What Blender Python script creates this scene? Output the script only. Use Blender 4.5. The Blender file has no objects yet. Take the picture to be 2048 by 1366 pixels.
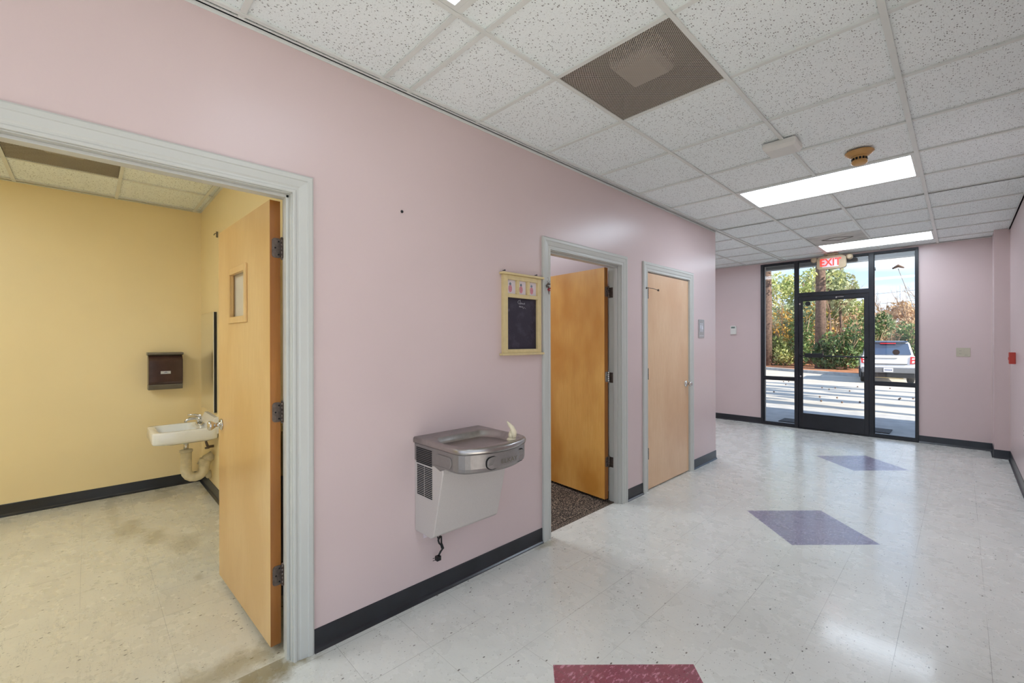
import bpy, bmesh, math, random
import numpy as np
from mathutils import Vector, Matrix
PI = math.pi
SC = bpy.context.scene
C = SC.collection

# ------------------------------------------------------------------ camera
YAW, ROLL, CAM_H = 0.7824, -0.0022, 1.4105
fw = Vector((-math.sin(YAW), math.cos(YAW), 0)); rt = fw.cross(Vector((0, 0, 1))); up = Vector((0, 0, 1))
r2 = rt*math.cos(ROLL) + up*math.sin(ROLL); u2 = -rt*math.sin(ROLL) + up*math.cos(ROLL)
cd = bpy.data.cameras.new('camera'); cam = bpy.data.objects.new('camera', cd); C.objects.link(cam)
cd.sensor_width = 36; cd.sensor_fit = 'HORIZONTAL'; cd.lens = 873.54/2048*36; cd.shift_x = -29.3/2048
cd.clip_start = 0.03; cd.clip_end = 400
cam.matrix_world = Matrix(((r2.x, u2.x, -fw.x, 0), (r2.y, u2.y, -fw.y, 0), (r2.z, u2.z, -fw.z, CAM_H), (0, 0, 0, 1)))
SC.camera = cam

# ------------------------------------------------------------------ exposure
SC.view_settings.view_transform = 'Standard'; SC.view_settings.look = 'None'
SC.view_settings.gamma = 1; SC.view_settings.use_curve_mapping = False
SC.view_settings.exposure = 0.80
LAMP = 5.0            # radiance of the ceiling lamps' lenses

# ------------------------------------------------------------------ sky and sun
w = bpy.data.worlds.new('sky'); SC.world = w; w.use_nodes = True
nt = w.node_tree; nt.nodes.clear(); N = nt.nodes.new; L = nt.links.new
out = N('ShaderNodeOutputWorld'); bg = N('ShaderNodeBackground'); tc = N('ShaderNodeTexCoord'); sp = N('ShaderNodeSeparateXYZ')
L(tc.outputs['Generated'], sp.inputs[0])
rp = N('ShaderNodeValToRGB'); rp.color_ramp.elements[0].position = 0.0; rp.color_ramp.elements[0].color = (0.72, 0.82, 0.93, 1)
rp.color_ramp.elements[1].position = 0.7; rp.color_ramp.elements[1].color = (0.16, 0.36, 0.78, 1)
e_ = rp.color_ramp.elements.new(0.16); e_.color = (0.40, 0.62, 0.92, 1)
L(sp.outputs[2], rp.inputs[0])
mp = N('ShaderNodeMapping'); mp.inputs['Scale'].default_value = (3, 3, 14); L(tc.outputs['Generated'], mp.inputs[0])
ns = N('ShaderNodeTexNoise'); ns.inputs['Scale'].default_value = 1.6; ns.inputs['Detail'].default_value = 6; L(mp.outputs[0], ns.inputs[0])
cr = N('ShaderNodeValToRGB'); cr.color_ramp.elements[0].position = 0.45; cr.color_ramp.elements[1].position = 0.66
L(ns.outputs[0], cr.inputs[0])
mx = N('ShaderNodeMix'); mx.data_type = 'RGBA'; L(cr.outputs[0], mx.inputs[0]); L(rp.outputs[0], mx.inputs[6]); mx.inputs[7].default_value = (0.86, 0.88, 0.93, 1)
L(mx.outputs[2], bg.inputs[0]); bg.inputs[1].default_value = 1.0; L(bg.outputs[0], out.inputs[0])
sd = bpy.data.lights.new('sun', 'SUN'); sd.energy = 6.0; sd.angle = 0.009; sd.color = (1, 0.92, 0.80)
sun = bpy.data.objects.new('sun', sd); C.objects.link(sun)
el, k_ = math.radians(34), 0.17
tosun = Vector((math.cos(el)*math.sqrt(1-k_*k_), -math.cos(el)*k_, math.sin(el)))
sun.rotation_euler = tosun.to_track_quat('Z', 'Y').to_euler(); sun.location = (10, 5, 10)

# ------------------------------------------------------------------ materials
def lin(c):
    return tuple(((v/255)/12.92 if v/255 <= .04045 else ((v/255+.055)/1.055)**2.4) for v in c) + (1,)
class NT:
    def __init__(s, name):
        s.m = bpy.data.materials.new(name); s.m.use_nodes = True; s.t = s.m.node_tree
        s.b = s.t.nodes['Principled BSDF']; s.out = s.t.nodes['Material Output']
    def n(s, typ, **k):
        x = s.t.nodes.new(typ)
        for a, v in k.items():
            if a in x.inputs: x.inputs[a].default_value = v
            else: setattr(x, a, v)
        return x
    def l(s, a, b): s.t.links.new(a, b)
    def pos(s):
        return s.n('ShaderNodeNewGeometry').outputs['Position']
    def map(s, src, scale=(1, 1, 1), loc=(0, 0, 0), rot=(0, 0, 0)):
        m = s.n('ShaderNodeMapping'); m.inputs['Scale'].default_value = scale; m.inputs['Location'].default_value = loc; m.inputs['Rotation'].default_value = rot
        s.l(src, m.inputs[0]); return m.outputs[0]
    def noise(s, v, scale, detail=3, rough=.5):
        x = s.n('ShaderNodeTexNoise'); x.inputs['Scale'].default_value = scale; x.inputs['Detail'].default_value = detail; x.inputs['Roughness'].default_value = rough
        s.l(v, x.inputs[0]); return x.outputs[0]
    def vor(s, v, scale, rnd=1.0, feat='F1', o='Distance'):
        x = s.n('ShaderNodeTexVoronoi'); x.feature = feat; x.inputs['Scale'].default_value = scale; x.inputs['Randomness'].default_value = rnd
        s.l(v, x.inputs[0]); return x.outputs[o]
    def math(s, op, a, b=0.0, c=None):
        x = s.n('ShaderNodeMath'); x.operation = op
        for i, q in enumerate((a, b, c)):
            if q is None: continue
            if isinstance(q, (int, float)): x.inputs[i].default_value = q
            else: s.l(q, x.inputs[i])
        return x.outputs[0]
    def ramp(s, v, a, b, ca=(0, 0, 0, 1), cb=(1, 1, 1, 1)):
        x = s.n('ShaderNodeValToRGB'); x.color_ramp.elements[0].position = a; x.color_ramp.elements[1].position = b
        x.color_ramp.elements[0].color = ca; x.color_ramp.elements[1].color = cb
        s.l(v, x.inputs[0]); return x.outputs[0]
    def mix(s, f, a, b):
        x = s.n('ShaderNodeMix'); x.data_type = 'RGBA'
        if isinstance(f, (int, float)): x.inputs[0].default_value = f
        else: s.l(f, x.inputs[0])
        for i, q in ((6, a), (7, b)):
            if isinstance(q, tuple): x.inputs[i].default_value = q
            else: s.l(q, x.inputs[i])
        return x.outputs[2]
    def bump(s, h, st=.2, d=.002):
        x = s.n('ShaderNodeBump'); x.inputs['Strength'].default_value = st; x.inputs['Distance'].default_value = d
        s.l(h, x.inputs['Height']); s.l(x.outputs[0], s.b.inputs['Normal'])
    def col(s, c):
        if isinstance(c, tuple): s.b.inputs['Base Color'].default_value = c
        else: s.l(c, s.b.inputs['Base Color'])
    def rough(s, v):
        if isinstance(v, (int, float)): s.b.inputs['Roughness'].default_value = v
        else: s.l(v, s.b.inputs['Roughness'])
def plain(name, rgb, rough=.5, metal=0, var=.06, vs=6, spec=.5, bump=0, bs=60, coat=0):
    t = NT(name); c = lin(rgb); dk = tuple(v*(1-var) for v in c[:3]) + (1,); br = tuple(min(1, v*(1+var)) for v in c[:3]) + (1,)
    ps = t.pos(); t.col(t.mix(t.ramp(t.noise(ps, vs, 4), .35, .65), dk, br)); t.rough(rough)
    t.b.inputs['Metallic'].default_value = metal; t.b.inputs['Specular IOR Level'].default_value = spec
    t.b.inputs['Coat Weight'].default_value = coat
    if bump: t.bump(t.noise(ps, bs, 3), bump, .002)
    return t.m
def emit(name, rgb, st):
    t = NT(name); t.b.inputs['Emission Color'].default_value = lin(rgb); t.b.inputs['Emission Strength'].default_value = st
    t.col(lin(rgb)); return t.m
M = {}
M['pink'] = plain('pink wall paint', (215, 194, 191), .3, var=.015, vs=1.5, bump=.06, bs=220)
M['yellow'] = plain('yellow wall paint', (244, 222, 172), .4, var=.02, vs=1.5, bump=.06, bs=220)
M['white_trim'] = plain('white gloss trim paint', (200, 200, 193), .32, var=.005, vs=4)
M['rubber'] = plain('black rubber cove base', (30, 32, 38), .28, var=.25, vs=9, spec=.6)
M['grid'] = plain('white ceiling grid metal', (226, 228, 222), .4, var=.02)
M['alu'] = plain('black anodised aluminium', (26, 27, 33), .35, var=.2, spec=.5)
M['steel'] = plain('brushed stainless steel', (170, 166, 163), .28, metal=1, var=.06, vs=30)
M['chrome'] = plain('satin chrome', (205, 203, 200), .18, metal=1, var=.04)
M['bronze'] = plain('aged bronze hinge metal', (112, 100, 92), .42, metal=.7, var=.2, vs=80)
M['dark'] = plain('dark void paint', (14, 13, 13), .8)
M['cooler_panel'] = plain('light grey painted cooler panel', (204, 196, 190), .45, metal=.1, var=.03, vs=200, bump=.05, bs=600)
M['cooler_dark'] = plain('grey cooler apron', (142, 136, 133), .35, metal=.45, var=.04, vs=60)
M['porcelain'] = plain('white porcelain', (240, 240, 238), .08, var=.01, coat=.5)
M['pvc'] = plain('aged cream drain pipe', (226, 214, 184), .4, var=.08, vs=25)
M['cream_plastic'] = plain('aged tan plastic', (196, 150, 88), .4, var=.05)
M['white_plastic'] = plain('white plastic', (226, 224, 216), .4, var=.02)
M['beige_plastic'] = plain('beige wall plate plastic', (196, 188, 166), .4, var=.03)
M['tan_sign'] = plain('tan sign housing', (170, 150, 120), .5, var=.06)
M['black_plastic'] = plain('black cord plastic', (18, 18, 18), .35)
M['red'] = plain('red painted metal', (190, 62, 48), .4, var=.05)
M['frame_wood'] = plain('pale yellow painted wood', (216, 194, 142), .5, var=.04, vs=30)
M['smoke'] = plain('smoked brown plastic', (70, 48, 42), .16, var=.15, vs=14, spec=.6)
M['smoke_grey'] = plain('smoked grey plastic', (112, 104, 92), .25, var=.08)
M['concrete'] = plain('walkway concrete', (170, 168, 165), .85, var=.12, vs=5, bump=.3, bs=60)
M['roof'] = plain('soffit paint', (150, 150, 148), .7)
M['brick_ext'] = plain('exterior wall paint', (170, 160, 150), .8)
M['mat'] = plain('black rubber doormat', (34, 34, 38), .8, var=.3, vs=60, bump=.6, bs=200)
M['carwhite'] = plain('white car paint', (238, 238, 240), .15, var=.01, coat=.8)
M['cargrey'] = plain('silver bumper cladding', (120, 122, 126), .4, metal=.3)
M['carblack'] = plain('black car trim', (22, 23, 26), .4)
M['carglass'] = plain('dark blue tinted car glass', (44, 66, 98), .06, spec=.9, coat=1)
M['tail'] = plain('red tail lamp lens', (214, 42, 52), .15, coat=.6)
M['tyre'] = plain('tyre rubber', (24, 24, 25), .8)
M['bark'] = plain('pine bark', (104, 84, 72), .9, var=.35, vs=9, bump=.8, bs=14)
M['bark_pale'] = plain('pale bare bark', (150, 124, 100), .9, var=.25, vs=9)
M['pole'] = plain('weathered pole wood', (150, 140, 130), .8)
M['label'] = plain('silver label', (190, 190, 190), .3, metal=.5)
M['exit_red'] = emit('lit red exit lettering', (255, 52, 44), .95)
M['plate_white'] = plain('white plate', (225, 228, 236), .5)
M['ink'] = plain('dark blue ink', (50, 56, 96), .6)
M['grey_art'] = plain('grey leaf ink', (120, 130, 140), .7)
M['pink_art'] = plain('pink fruit ink', (214, 140, 150), .7)
M['paper'] = plain('off white card', (226, 214, 218), .7, var=.03)
M['chalk'] = plain('white chalk', (198, 194, 200), .9, var=.1)
M['chalk_faint'] = plain('smudged faint chalk', (88, 78, 92), .9, var=.2, vs=60)
M['berry'] = plain('dark red bead', (150, 24, 34), .3)
M['screen'] = plain('grey green display', (108, 124, 116), .2)

def m_door(name, c1, c2, c3, seed):
    t = NT(name); tcn = t.n('ShaderNodeTexCoord').outputs['Object']
    g = t.noise(t.map(tcn, (9, 9, .7), (seed, 0, 0)), 6, 6, .6)
    f = t.noise(t.map(tcn, (60, 60, 2.5), (seed, 0, 0)), 6, 4, .6)
    b = t.noise(t.map(tcn, (1.6, 1.6, .8), (seed, 3, 0)), 1.6, 3)
    a = t.mix(t.ramp(g, .3, .7), lin(c1), lin(c2)); a = t.mix(t.ramp(b, .42, .62), a, lin(c3))
    k = t.mix(t.ramp(f, .3, .7), (.9, .9, .9, 1), (1, 1, 1, 1))
    mm = t.n('ShaderNodeMix'); mm.data_type = 'RGBA'; mm.blend_type = 'MULTIPLY'; mm.inputs[0].default_value = 1
    t.l(a, mm.inputs[6]); t.l(k, mm.inputs[7]); t.col(mm.outputs[2]); t.rough(.3); t.b.inputs['Coat Weight'].default_value = .25
    t.b.inputs['Coat Roughness'].default_value = .25
    return t.m
M['door1'] = m_door('light maple door veneer', (226, 186, 124), (234, 198, 138), (220, 176, 110), 1)
M['door2'] = m_door('orange maple door veneer', (230, 168, 82), (238, 184, 100), (210, 144, 60), 7)
M['door3'] = m_door('tan birch door veneer', (230, 190, 148), (236, 200, 160), (224, 180, 138), 13)
M['edge'] = m_door('dark orange door edge band', (164, 104, 42), (176, 114, 50), (150, 92, 34), 17)

def m_ceiling():
    t = NT('white fissured ceiling tile'); ps = t.pos(); mm = t.map(ps, (1, .75, .01))
    v = t.vor(mm, 128); sel = t.vor(mm, 128, o='Color')
    sx = t.n('ShaderNodeSeparateColor'); t.l(sel, sx.inputs[0])
    th = t.math('MULTIPLY', t.math('POWER', sx.outputs[0], 1.6), .40)
    pit = t.math('LESS_THAN', v, th)
    v2 = t.vor(t.map(ps, (1, 1, .01)), 260); sel2 = t.vor(t.map(ps, (1, 1, .01)), 260, o='Color')
    s2 = t.n('ShaderNodeSeparateColor'); t.l(sel2, s2.inputs[0]); pit2 = t.math('LESS_THAN', v2, t.math('MULTIPLY', s2.outputs[1], .34))
    base = t.mix(t.ramp(t.noise(ps, 1.1, 3), .3, .7), lin((243, 249, 247)), lin((248, 253, 251)))
    c = t.mix(t.math('MULTIPLY', pit2, .4), base, lin((120, 118, 116))); c = t.mix(t.math('MULTIPLY', pit, .8), c, lin((84, 80, 76)))
    t.col(c); t.rough(.9); return t.m
M['tile'] = m_ceiling()

def m_floor(name, ox, oy, base1, base2, diamonds, stains):
    t = NT(name); ps = t.pos(); s = t.n('ShaderNodeSeparateXYZ'); t.l(ps, s.inputs[0]); X, Y = s.outputs[0], s.outputs[1]
    flat = t.map(ps, (1, 1, .01))
    c = t.mix(t.ramp(t.noise(flat, 2.2, 4), .3, .7), lin(base1), lin(base2))
    # marbled chips: light and grey streaks, sparse dark flecks
    st = t.noise(t.map(flat, (26, 95, 1), (0, 0, 0), (0, 0, .3)), 1, 3, .6)
    c = t.mix(t.math('MULTIPLY', t.ramp(st, .56, .70), .12), c, lin((150, 146, 132)))
    st2 = t.noise(t.map(flat, (80, 30, 1), (4, 2, 0), (0, 0, -.4)), 1, 3, .6)
    c = t.mix(t.math('MULTIPLY', t.ramp(st2, .58, .70), .2), c, lin((238, 238, 230)))
    for sc, th, amt, dark, off in ((58, .24, .9, (70, 60, 48), 0), (120, .28, .7, (108, 100, 86), 5)):
        mm = t.map(flat, (1, .55, 1), (off, off, 0), (0, 0, .5 + off))
        v = t.vor(mm, sc); cc = t.n('ShaderNodeSeparateColor'); t.l(t.vor(mm, sc, o='Color'), cc.inputs[0])
        f = t.math('LESS_THAN', v, t.math('MULTIPLY', t.math('GREATER_THAN', cc.outputs[0], .8 if off == 0 else .68), t.math('MULTIPLY', cc.outputs[1], th)))
        c = t.mix(t.math('MULTIPLY', f, amt), c, lin(dark))
    if diamonds:
        for cx, cy, ca, cb in diamonds:
            d = t.math('ADD', t.math('ABSOLUTE', t.math('SUBTRACT', X, cx)), t.math('ABSOLUTE', t.math('SUBTRACT', Y, cy)))
            f = t.math('LESS_THAN', d, .4335)
            dc = t.mix(t.ramp(st2, .55, .62), t.mix(t.ramp(st, .4, .6), lin(ca), tuple(v*.82 for v in lin(ca)[:3]) + (1,)), lin(cb))
            c = t.mix(t.math('MULTIPLY', f, .93), c, dc)
    # tile joints, broken up so that some nearly vanish
    brk = t.ramp(t.noise(t.map(flat, (1, 1, 1), (7, 1, 0)), 1.7, 2), .38, .6)
    jx = t.math('LESS_THAN', t.math('ABSOLUTE', t.math('SUBTRACT', t.math('FRACT', t.math('ADD', t.math('DIVIDE', t.math('SUBTRACT', X, ox), .3048), 100.5)), .5)), .0036)
    jy = t.math('LESS_THAN', t.math('ABSOLUTE', t.math('SUBTRACT', t.math('FRACT', t.math('ADD', t.math('DIVIDE', t.math('SUBTRACT', Y, oy), .3048), 100.5)), .5)), .0036)
    j = t.math('MULTIPLY', t.math('MAXIMUM', jx, t.math('MULTIPLY', jy, .7)), t.math('ADD', t.math('MULTIPLY', brk, .55), .12))
    c = t.mix(j, c, lin((112, 106, 96)))
    # scuffs
    rot = t.map(flat, (1.2, 9, 1), (2, 3, 0), (0, 0, .7)); w1 = t.math('ABSOLUTE', t.math('SUBTRACT', t.noise(rot, 1.4, 5, .65), .5))
    area = t.ramp(t.noise(t.map(flat, (1, 1, 1), (3, 8, 0)), .8, 2), .5, .62)
    sc = t.math('MULTIPLY', t.math('LESS_THAN', w1, .004), area)
    c = t.mix(t.math('MULTIPLY', sc, .35), c, lin((105, 100, 98)))
    for sx, sy, rx, ry, amt in stains:
        d = t.math('SQRT', t.math('ADD', t.math('POWER', t.math('DIVIDE', t.math('SUBTRACT', X, sx), rx), 2.0), t.math('POWER', t.math('DIVIDE', t.math('SUBTRACT', Y, sy), ry), 2.0)))
        d = t.math('ADD', d, t.math('MULTIPLY', t.math('SUBTRACT', t.noise(flat, 9, 5, .7), .5), 2.2))
        c = t.mix(t.math('MULTIPLY', t.ramp(d, .35, 1.0, (1, 1, 1, 1), (0, 0, 0, 1)), amt), c, lin((140, 124, 82)))
    t.col(c)
    rg = t.ramp(t.noise(t.map(flat, (2, 2, 1), (9, 9, 0)), 2.5, 5, .6), .3, .7, (.22, .22, .22, 1), (.33, .33, .33, 1))
    t.rough(rg); t.b.inputs['Specular IOR Level'].default_value = .6; t.b.inputs['Coat Weight'].default_value = .3; t.b.inputs['Coat Roughness'].default_value = .10
    t.bump(t.math('ADD', t.noise(flat, 3.2, 3), t.math('MULTIPLY', t.noise(flat, 40, 3), .05)), .10, .02)
    return t.m
PUR, PUR2 = (140, 130, 158), (172, 164, 186)
M['floor_hall'] = m_floor('white flecked vinyl tile', -.2135, 3.86, (218, 217, 209), (225, 224, 216),
    [(-.83, 1.43, (140, 26, 62), (196, 120, 140)), (-.83, 3.865, PUR, PUR2), (-.83, 6.30, PUR, PUR2)], [(-2.12, .52, .16, .2, .8), (-2.08, .25, .06, .5, .35), (-2.05, 2.25, .05, .12, .5)])
M['floor_wash'] = m_floor('cream flecked vinyl tile', -2.3, -.03, (214, 208, 190), (222, 217, 200), None,
    [(-4.45, .22, .30, .10, .42), (-4.15, .33, .22, .10, .42), (-3.85, .48, .25, .12, .32), (-5.2, .5, .4, .12, .25), (-4.9, .15, .6, .05, .25), (-2.25, .45, .12, .3, .6), (-3.25, .47, .05, .03, .4)])
def m_carpet():
    t = NT('dark brown loop carpet'); ps = t.pos(); v = t.noise(ps, 130, 2, .6)
    t.col(t.mix(t.ramp(v, .52, .60), lin((40, 31, 27)), lin((176, 154, 132)))); t.rough(.95); t.bump(v, .8, .006); return t.m
M['carpet'] = m_carpet()
def m_perf():
    t = NT('perforated grey metal grille'); ps = t.pos(); s = t.n('ShaderNodeSeparateXYZ'); t.l(ps, s.inputs[0])
    p = .0125
    a = t.math('MULTIPLY', t.math('ADD', s.outputs[0], s.outputs[1]), 1/p); b = t.math('MULTIPLY', t.math('SUBTRACT', s.outputs[0], s.outputs[1]), 1/p)
    fa = t.math('SUBTRACT', t.math('FRACT', t.math('ADD', a, 2000.)), .5); fb = t.math('SUBTRACT', t.math('FRACT', t.math('ADD', b, 2000.)), .5)
    d = t.math('ADD', t.math('MULTIPLY', fa, fa), t.math('MULTIPLY', fb, fb)); hole = t.math('LESS_THAN', d, .165)
    t.col(lin((192, 183, 170))); t.rough(.5)
    tr = t.n('ShaderNodeBsdfTransparent'); ms = t.n('ShaderNodeMixShader'); t.l(hole, ms.inputs[0]); t.l(t.b.outputs[0], ms.inputs[1]); t.l(tr.outputs[0], ms.inputs[2]); t.l(ms.outputs[0], t.out.inputs[0])
    return t.m
M['perf'] = m_perf(); M['perf_back'] = plain('dusty grey duct metal', (170, 160, 146), .6)
M['perf_pale'] = plain('pale perforated grille paint', (196, 194, 186), .6, var=.12, vs=9)
def m_glass(name, tint=(.97, .98, .98, 1)):
    t = NT(name); tr = t.n('ShaderNodeBsdfTransparent'); tr.inputs[0].default_value = tint
    gl = t.n('ShaderNodeBsdfGlossy'); gl.inputs['Roughness'].default_value = 0.0; fr = t.n('ShaderNodeFresnel'); fr.inputs[0].default_value = 1.35
    ms = t.n('ShaderNodeMixShader'); t.l(fr.outputs[0], ms.inputs[0]); t.l(tr.outputs[0], ms.inputs[1]); t.l(gl.outputs[0], ms.inputs[2]); t.l(ms.outputs[0], t.out.inputs[0]); return t.m
M['glass'] = m_glass('clear window glass')
M['frost'] = plain('frosted white glass', (218, 212, 196), .25)
M['lens'] = emit('lit lamp lens', (226, 240, 255), LAMP*1.55)
M['lens_dimmed'] = emit('lit lamp lens dimmed for balance', (226, 240, 255), LAMP*.3)  # dimmed so the overhead lamp does not overlight the near wall
M['lens_front'] = emit('lit lamp lens of the front lamp', (226, 240, 255), LAMP*1.15)
M['lens_fill'] = emit('lit lens of the added fill lamps', (226, 240, 255), LAMP*.7)  # for the unseen lamps added behind and beside the camera
M['lens_boosted'] = emit('lit lamp lens boosted for balance', (232, 244, 255), LAMP*2.4)  # boosted to bring the washroom and carpeted room up to the hall's level
t = NT('mirror glass'); t.col((.86, .88, .86, 1)); t.rough(.02); t.b.inputs['Metallic'].default_value = 1; M['mirror'] = t.m
def m_asphalt():
    t = NT('sunlit old asphalt'); ps = t.pos(); fl = t.map(ps, (1, 1, .01))
    c = t.mix(t.ramp(t.noise(fl, .6, 5, .6), .3, .7), lin((170, 163, 152)), lin((198, 190, 176)))
    c = t.mix(t.math('MULTIPLY', t.ramp(t.noise(fl, 90, 2), .5, .7), .3), c, lin((110, 108, 106)))
    c = t.mix(t.ramp(t.noise(t.map(fl, (.5, 1.4, 1), (3, 1, 0)), .9, 6, .7), .64, .70), c, lin((176, 112, 74)))
    t.col(c); t.rough(.9); t.bump(t.noise(fl, 120, 3), .4, .01); return t.m
M['asphalt'] = m_asphalt()
def m_straw():
    t = NT('pine straw'); fl = t.map(t.pos(), (1, 1, .2)); n = t.noise(t.map(fl, (4, 9, 4)), 3, 6, .7)
    t.col(t.mix(t.ramp(n, .35, .65), lin((120, 70, 44)), lin((196, 134, 92)))); t.rough(.95); t.bump(n, .8, .05); return t.m
M['straw'] = m_straw()
def m_leaf(name, a, b, c2, sc=.9):
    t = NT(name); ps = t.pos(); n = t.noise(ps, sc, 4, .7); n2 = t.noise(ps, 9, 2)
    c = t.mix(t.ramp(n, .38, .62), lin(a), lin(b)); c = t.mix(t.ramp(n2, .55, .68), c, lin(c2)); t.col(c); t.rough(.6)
    tl = t.n('ShaderNodeBsdfTranslucent'); t.l(c, tl.inputs[0]); ms = t.n('ShaderNodeMixShader'); ms.inputs[0].default_value = .35
    t.l(t.b.outputs[0], ms.inputs[1]); t.l(tl.outputs[0], ms.inputs[2]); t.l(ms.outputs[0], t.out.inputs[0]); return t.m
M['leaf_green'] = m_leaf('dark green shrub leaves', (60, 92, 50), (112, 142, 78), (176, 172, 120))
M['leaf_pine'] = m_leaf('yellow green pine needles', (134, 154, 84), (190, 192, 120), (222, 212, 160))
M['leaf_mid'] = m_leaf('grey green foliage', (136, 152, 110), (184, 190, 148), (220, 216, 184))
M['leaf_brown'] = m_leaf('dry brown leaves', (166, 132, 96), (208, 180, 140), (228, 208, 178))  # browns kept pale, with distance haze mixed into the leaf colour
M['leaf_gold'] = m_leaf('golden autumn leaves', (190, 140, 50), (214, 170, 80), (170, 150, 70))

# ------------------------------------------------------------------ mesh helpers
class MB:
    def __init__(s): s.v = []; s.f = []; s.mi = []; s.sm = []
    def add(s, vs, fs, mi=0, smooth=False):
        o = len(s.v); s.v += [tuple(v) for v in vs]
        for f in fs: s.f.append(tuple(i+o for i in f)); s.mi.append(mi); s.sm.append(smooth)
        return s
    def box(s, x0, x1, y0, y1, z0, z1, mi=0):
        vs = [(x, y, z) for z in (z0, z1) for y in (y0, y1) for x in (x0, x1)]
        return s.add(vs, [(0, 2, 3, 1), (4, 5, 7, 6), (0, 1, 5, 4), (2, 6, 7, 3), (0, 4, 6, 2), (1, 3, 7, 5)], mi)
    def prism(s, pts, ax, a, b, mi=0):
        """polygon pts (2 coordinates in the other two axes) extruded along ax from a to b"""
        def P(p, t):
            q = list(p); q.insert(ax, t); return q
        n = len(pts); vs = [P(p, a) for p in pts] + [P(p, b) for p in pts]
        fs = [tuple(range(n))[::-1], tuple(range(n, 2*n))] + [(i, (i+1) % n, n+(i+1) % n, n+i) for i in range(n)]
        return s.add(vs, fs, mi)
    def loft(s, rings, cap0=True, cap1=True, mi=0, smooth=True):
        n = len(rings[0]); vs = [p for r in rings for p in r]; fs = []
        for k in range(len(rings)-1):
            for i in range(n): fs.append((k*n+i, k*n+(i+1) % n, (k+1)*n+(i+1) % n, (k+1)*n+i))
        s.add(vs, fs, mi, smooth); o = len(s.v)-len(vs)
        if cap0: s.f.append(tuple(o+i for i in range(n))[::-1]); s.mi.append(mi); s.sm.append(False)
        if cap1: s.f.append(tuple(o+(len(rings)-1)*n+i for i in range(n))); s.mi.append(mi); s.sm.append(False)
        return s
    def tube(s, path, r, n=10, mi=0, caps=True):
        path = [Vector(p) for p in path]; rr = r if isinstance(r, (list, tuple)) else [r]*len(path); rings = []
        prev = None
        for i, p in enumerate(path):
            d = (path[min(i+1, len(path)-1)]-path[max(i-1, 0)]).normalized()
            a = prev if prev is not None else (Vector((0, 0, 1)) if abs(d.z) < .9 else Vector((1, 0, 0)))
            u = (a - d*a.dot(d)).normalized(); prev = u; v = d.cross(u)
            rings.append([p+(u*math.cos(2*PI*k/n)+v*math.sin(2*PI*k/n))*rr[i] for k in range(n)])
        return s.loft(rings, caps, caps, mi)
    def lathe(s, c, prof, ax=2, n=24, mi=0):
        """prof list of (radius, height) about axis ax through c"""
        rings = []
        for r, h in prof:
            ring = []
            for k in range(n):
                a = 2*PI*k/n; q = [r*math.cos(a), r*math.sin(a)]; q.insert(ax, h); ring.append(Vector(q)+Vector(c))
            rings.append(ring)
        return s.loft(rings, True, True, mi)
def obj(name, mb, mat, parent=None, bevel=0, seg=2, label=None):
    me = bpy.data.meshes.new(name); me.from_pydata(mb.v, [], mb.f)
    mats = mat if isinstance(mat, (list, tuple)) else [mat]
    for m in mats: me.materials.append(m)
    me.polygons.foreach_set('material_index', mb.mi); me.polygons.foreach_set('use_smooth', mb.sm)
    bm = bmesh.new(); bm.from_mesh(me); bmesh.ops.recalc_face_normals(bm, faces=bm.faces); bm.to_mesh(me); bm.free(); me.update()
    o = bpy.data.objects.new(name, me); C.objects.link(o)
    if parent is not None: o.parent = parent
    if bevel:
        b = o.modifiers.new('bevel', 'BEVEL'); b.width = bevel; b.segments = seg; b.limit_method = 'ANGLE'; b.angle_limit = math.radians(35)
    if label: o['label'] = label
    return o
def tag(o, label=None, cat=None, group=None, kind=None):
    if label: o['label'] = label
    if cat: o['category'] = cat
    if group: o['group'] = group
    if kind: o['kind'] = kind
    return o
def thing(name, loc=(0, 0, 0), rz=0, label=None, cat=None, group=None, kind=None):
    o = bpy.data.objects.new(name, None); o.empty_display_size = .1; C.objects.link(o); o.location = loc; o.rotation_euler = (0, 0, rz)
    return tag(o, label, cat, group, kind)
def struct(name, mb, mat, parent=None, bevel=0):
    o = obj(name, mb, mat, parent, bevel)
    if parent is None: o['kind'] = 'structure'
    return o
def copy_tree(o, parent=None):
    c = o.copy(); C.objects.link(c); c.parent = parent
    for ch in list(o.children): copy_tree(ch, c)
    return c
def text_mb(s, size, ext, fn, bold=0):
    """text outline turned into mesh, fn maps local (x,y,z) to the parent's space"""
    cu = bpy.data.curves.new('t', 'FONT'); cu.body = s; cu.size = size; cu.extrude = ext; cu.align_x = 'CENTER'; cu.align_y = 'CENTER'; cu.offset = bold
    ob = bpy.data.objects.new('t', cu); C.objects.link(ob); dg = bpy.context.evaluated_depsgraph_get(); me = ob.evaluated_get(dg).to_mesh()
    mb = MB(); mb.add([fn(*v.co) for v in me.vertices], [tuple(p.vertices) for p in me.polygons])
    bpy.data.objects.remove(ob); bpy.data.curves.remove(cu); return mb
def rrect(x0, x1, y0, y1, r, n=6):
    pts = []
    for cx, cy, a0 in ((x1-r, y1-r, 0), (x0+r, y1-r, PI/2), (x0+r, y0+r, PI), (x1-r, y0+r, 1.5*PI)):
        for i in range(n+1): a = a0+PI/2*i/n; pts.append((cx+r*math.cos(a), cy+r*math.sin(a)))
    return pts

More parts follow.
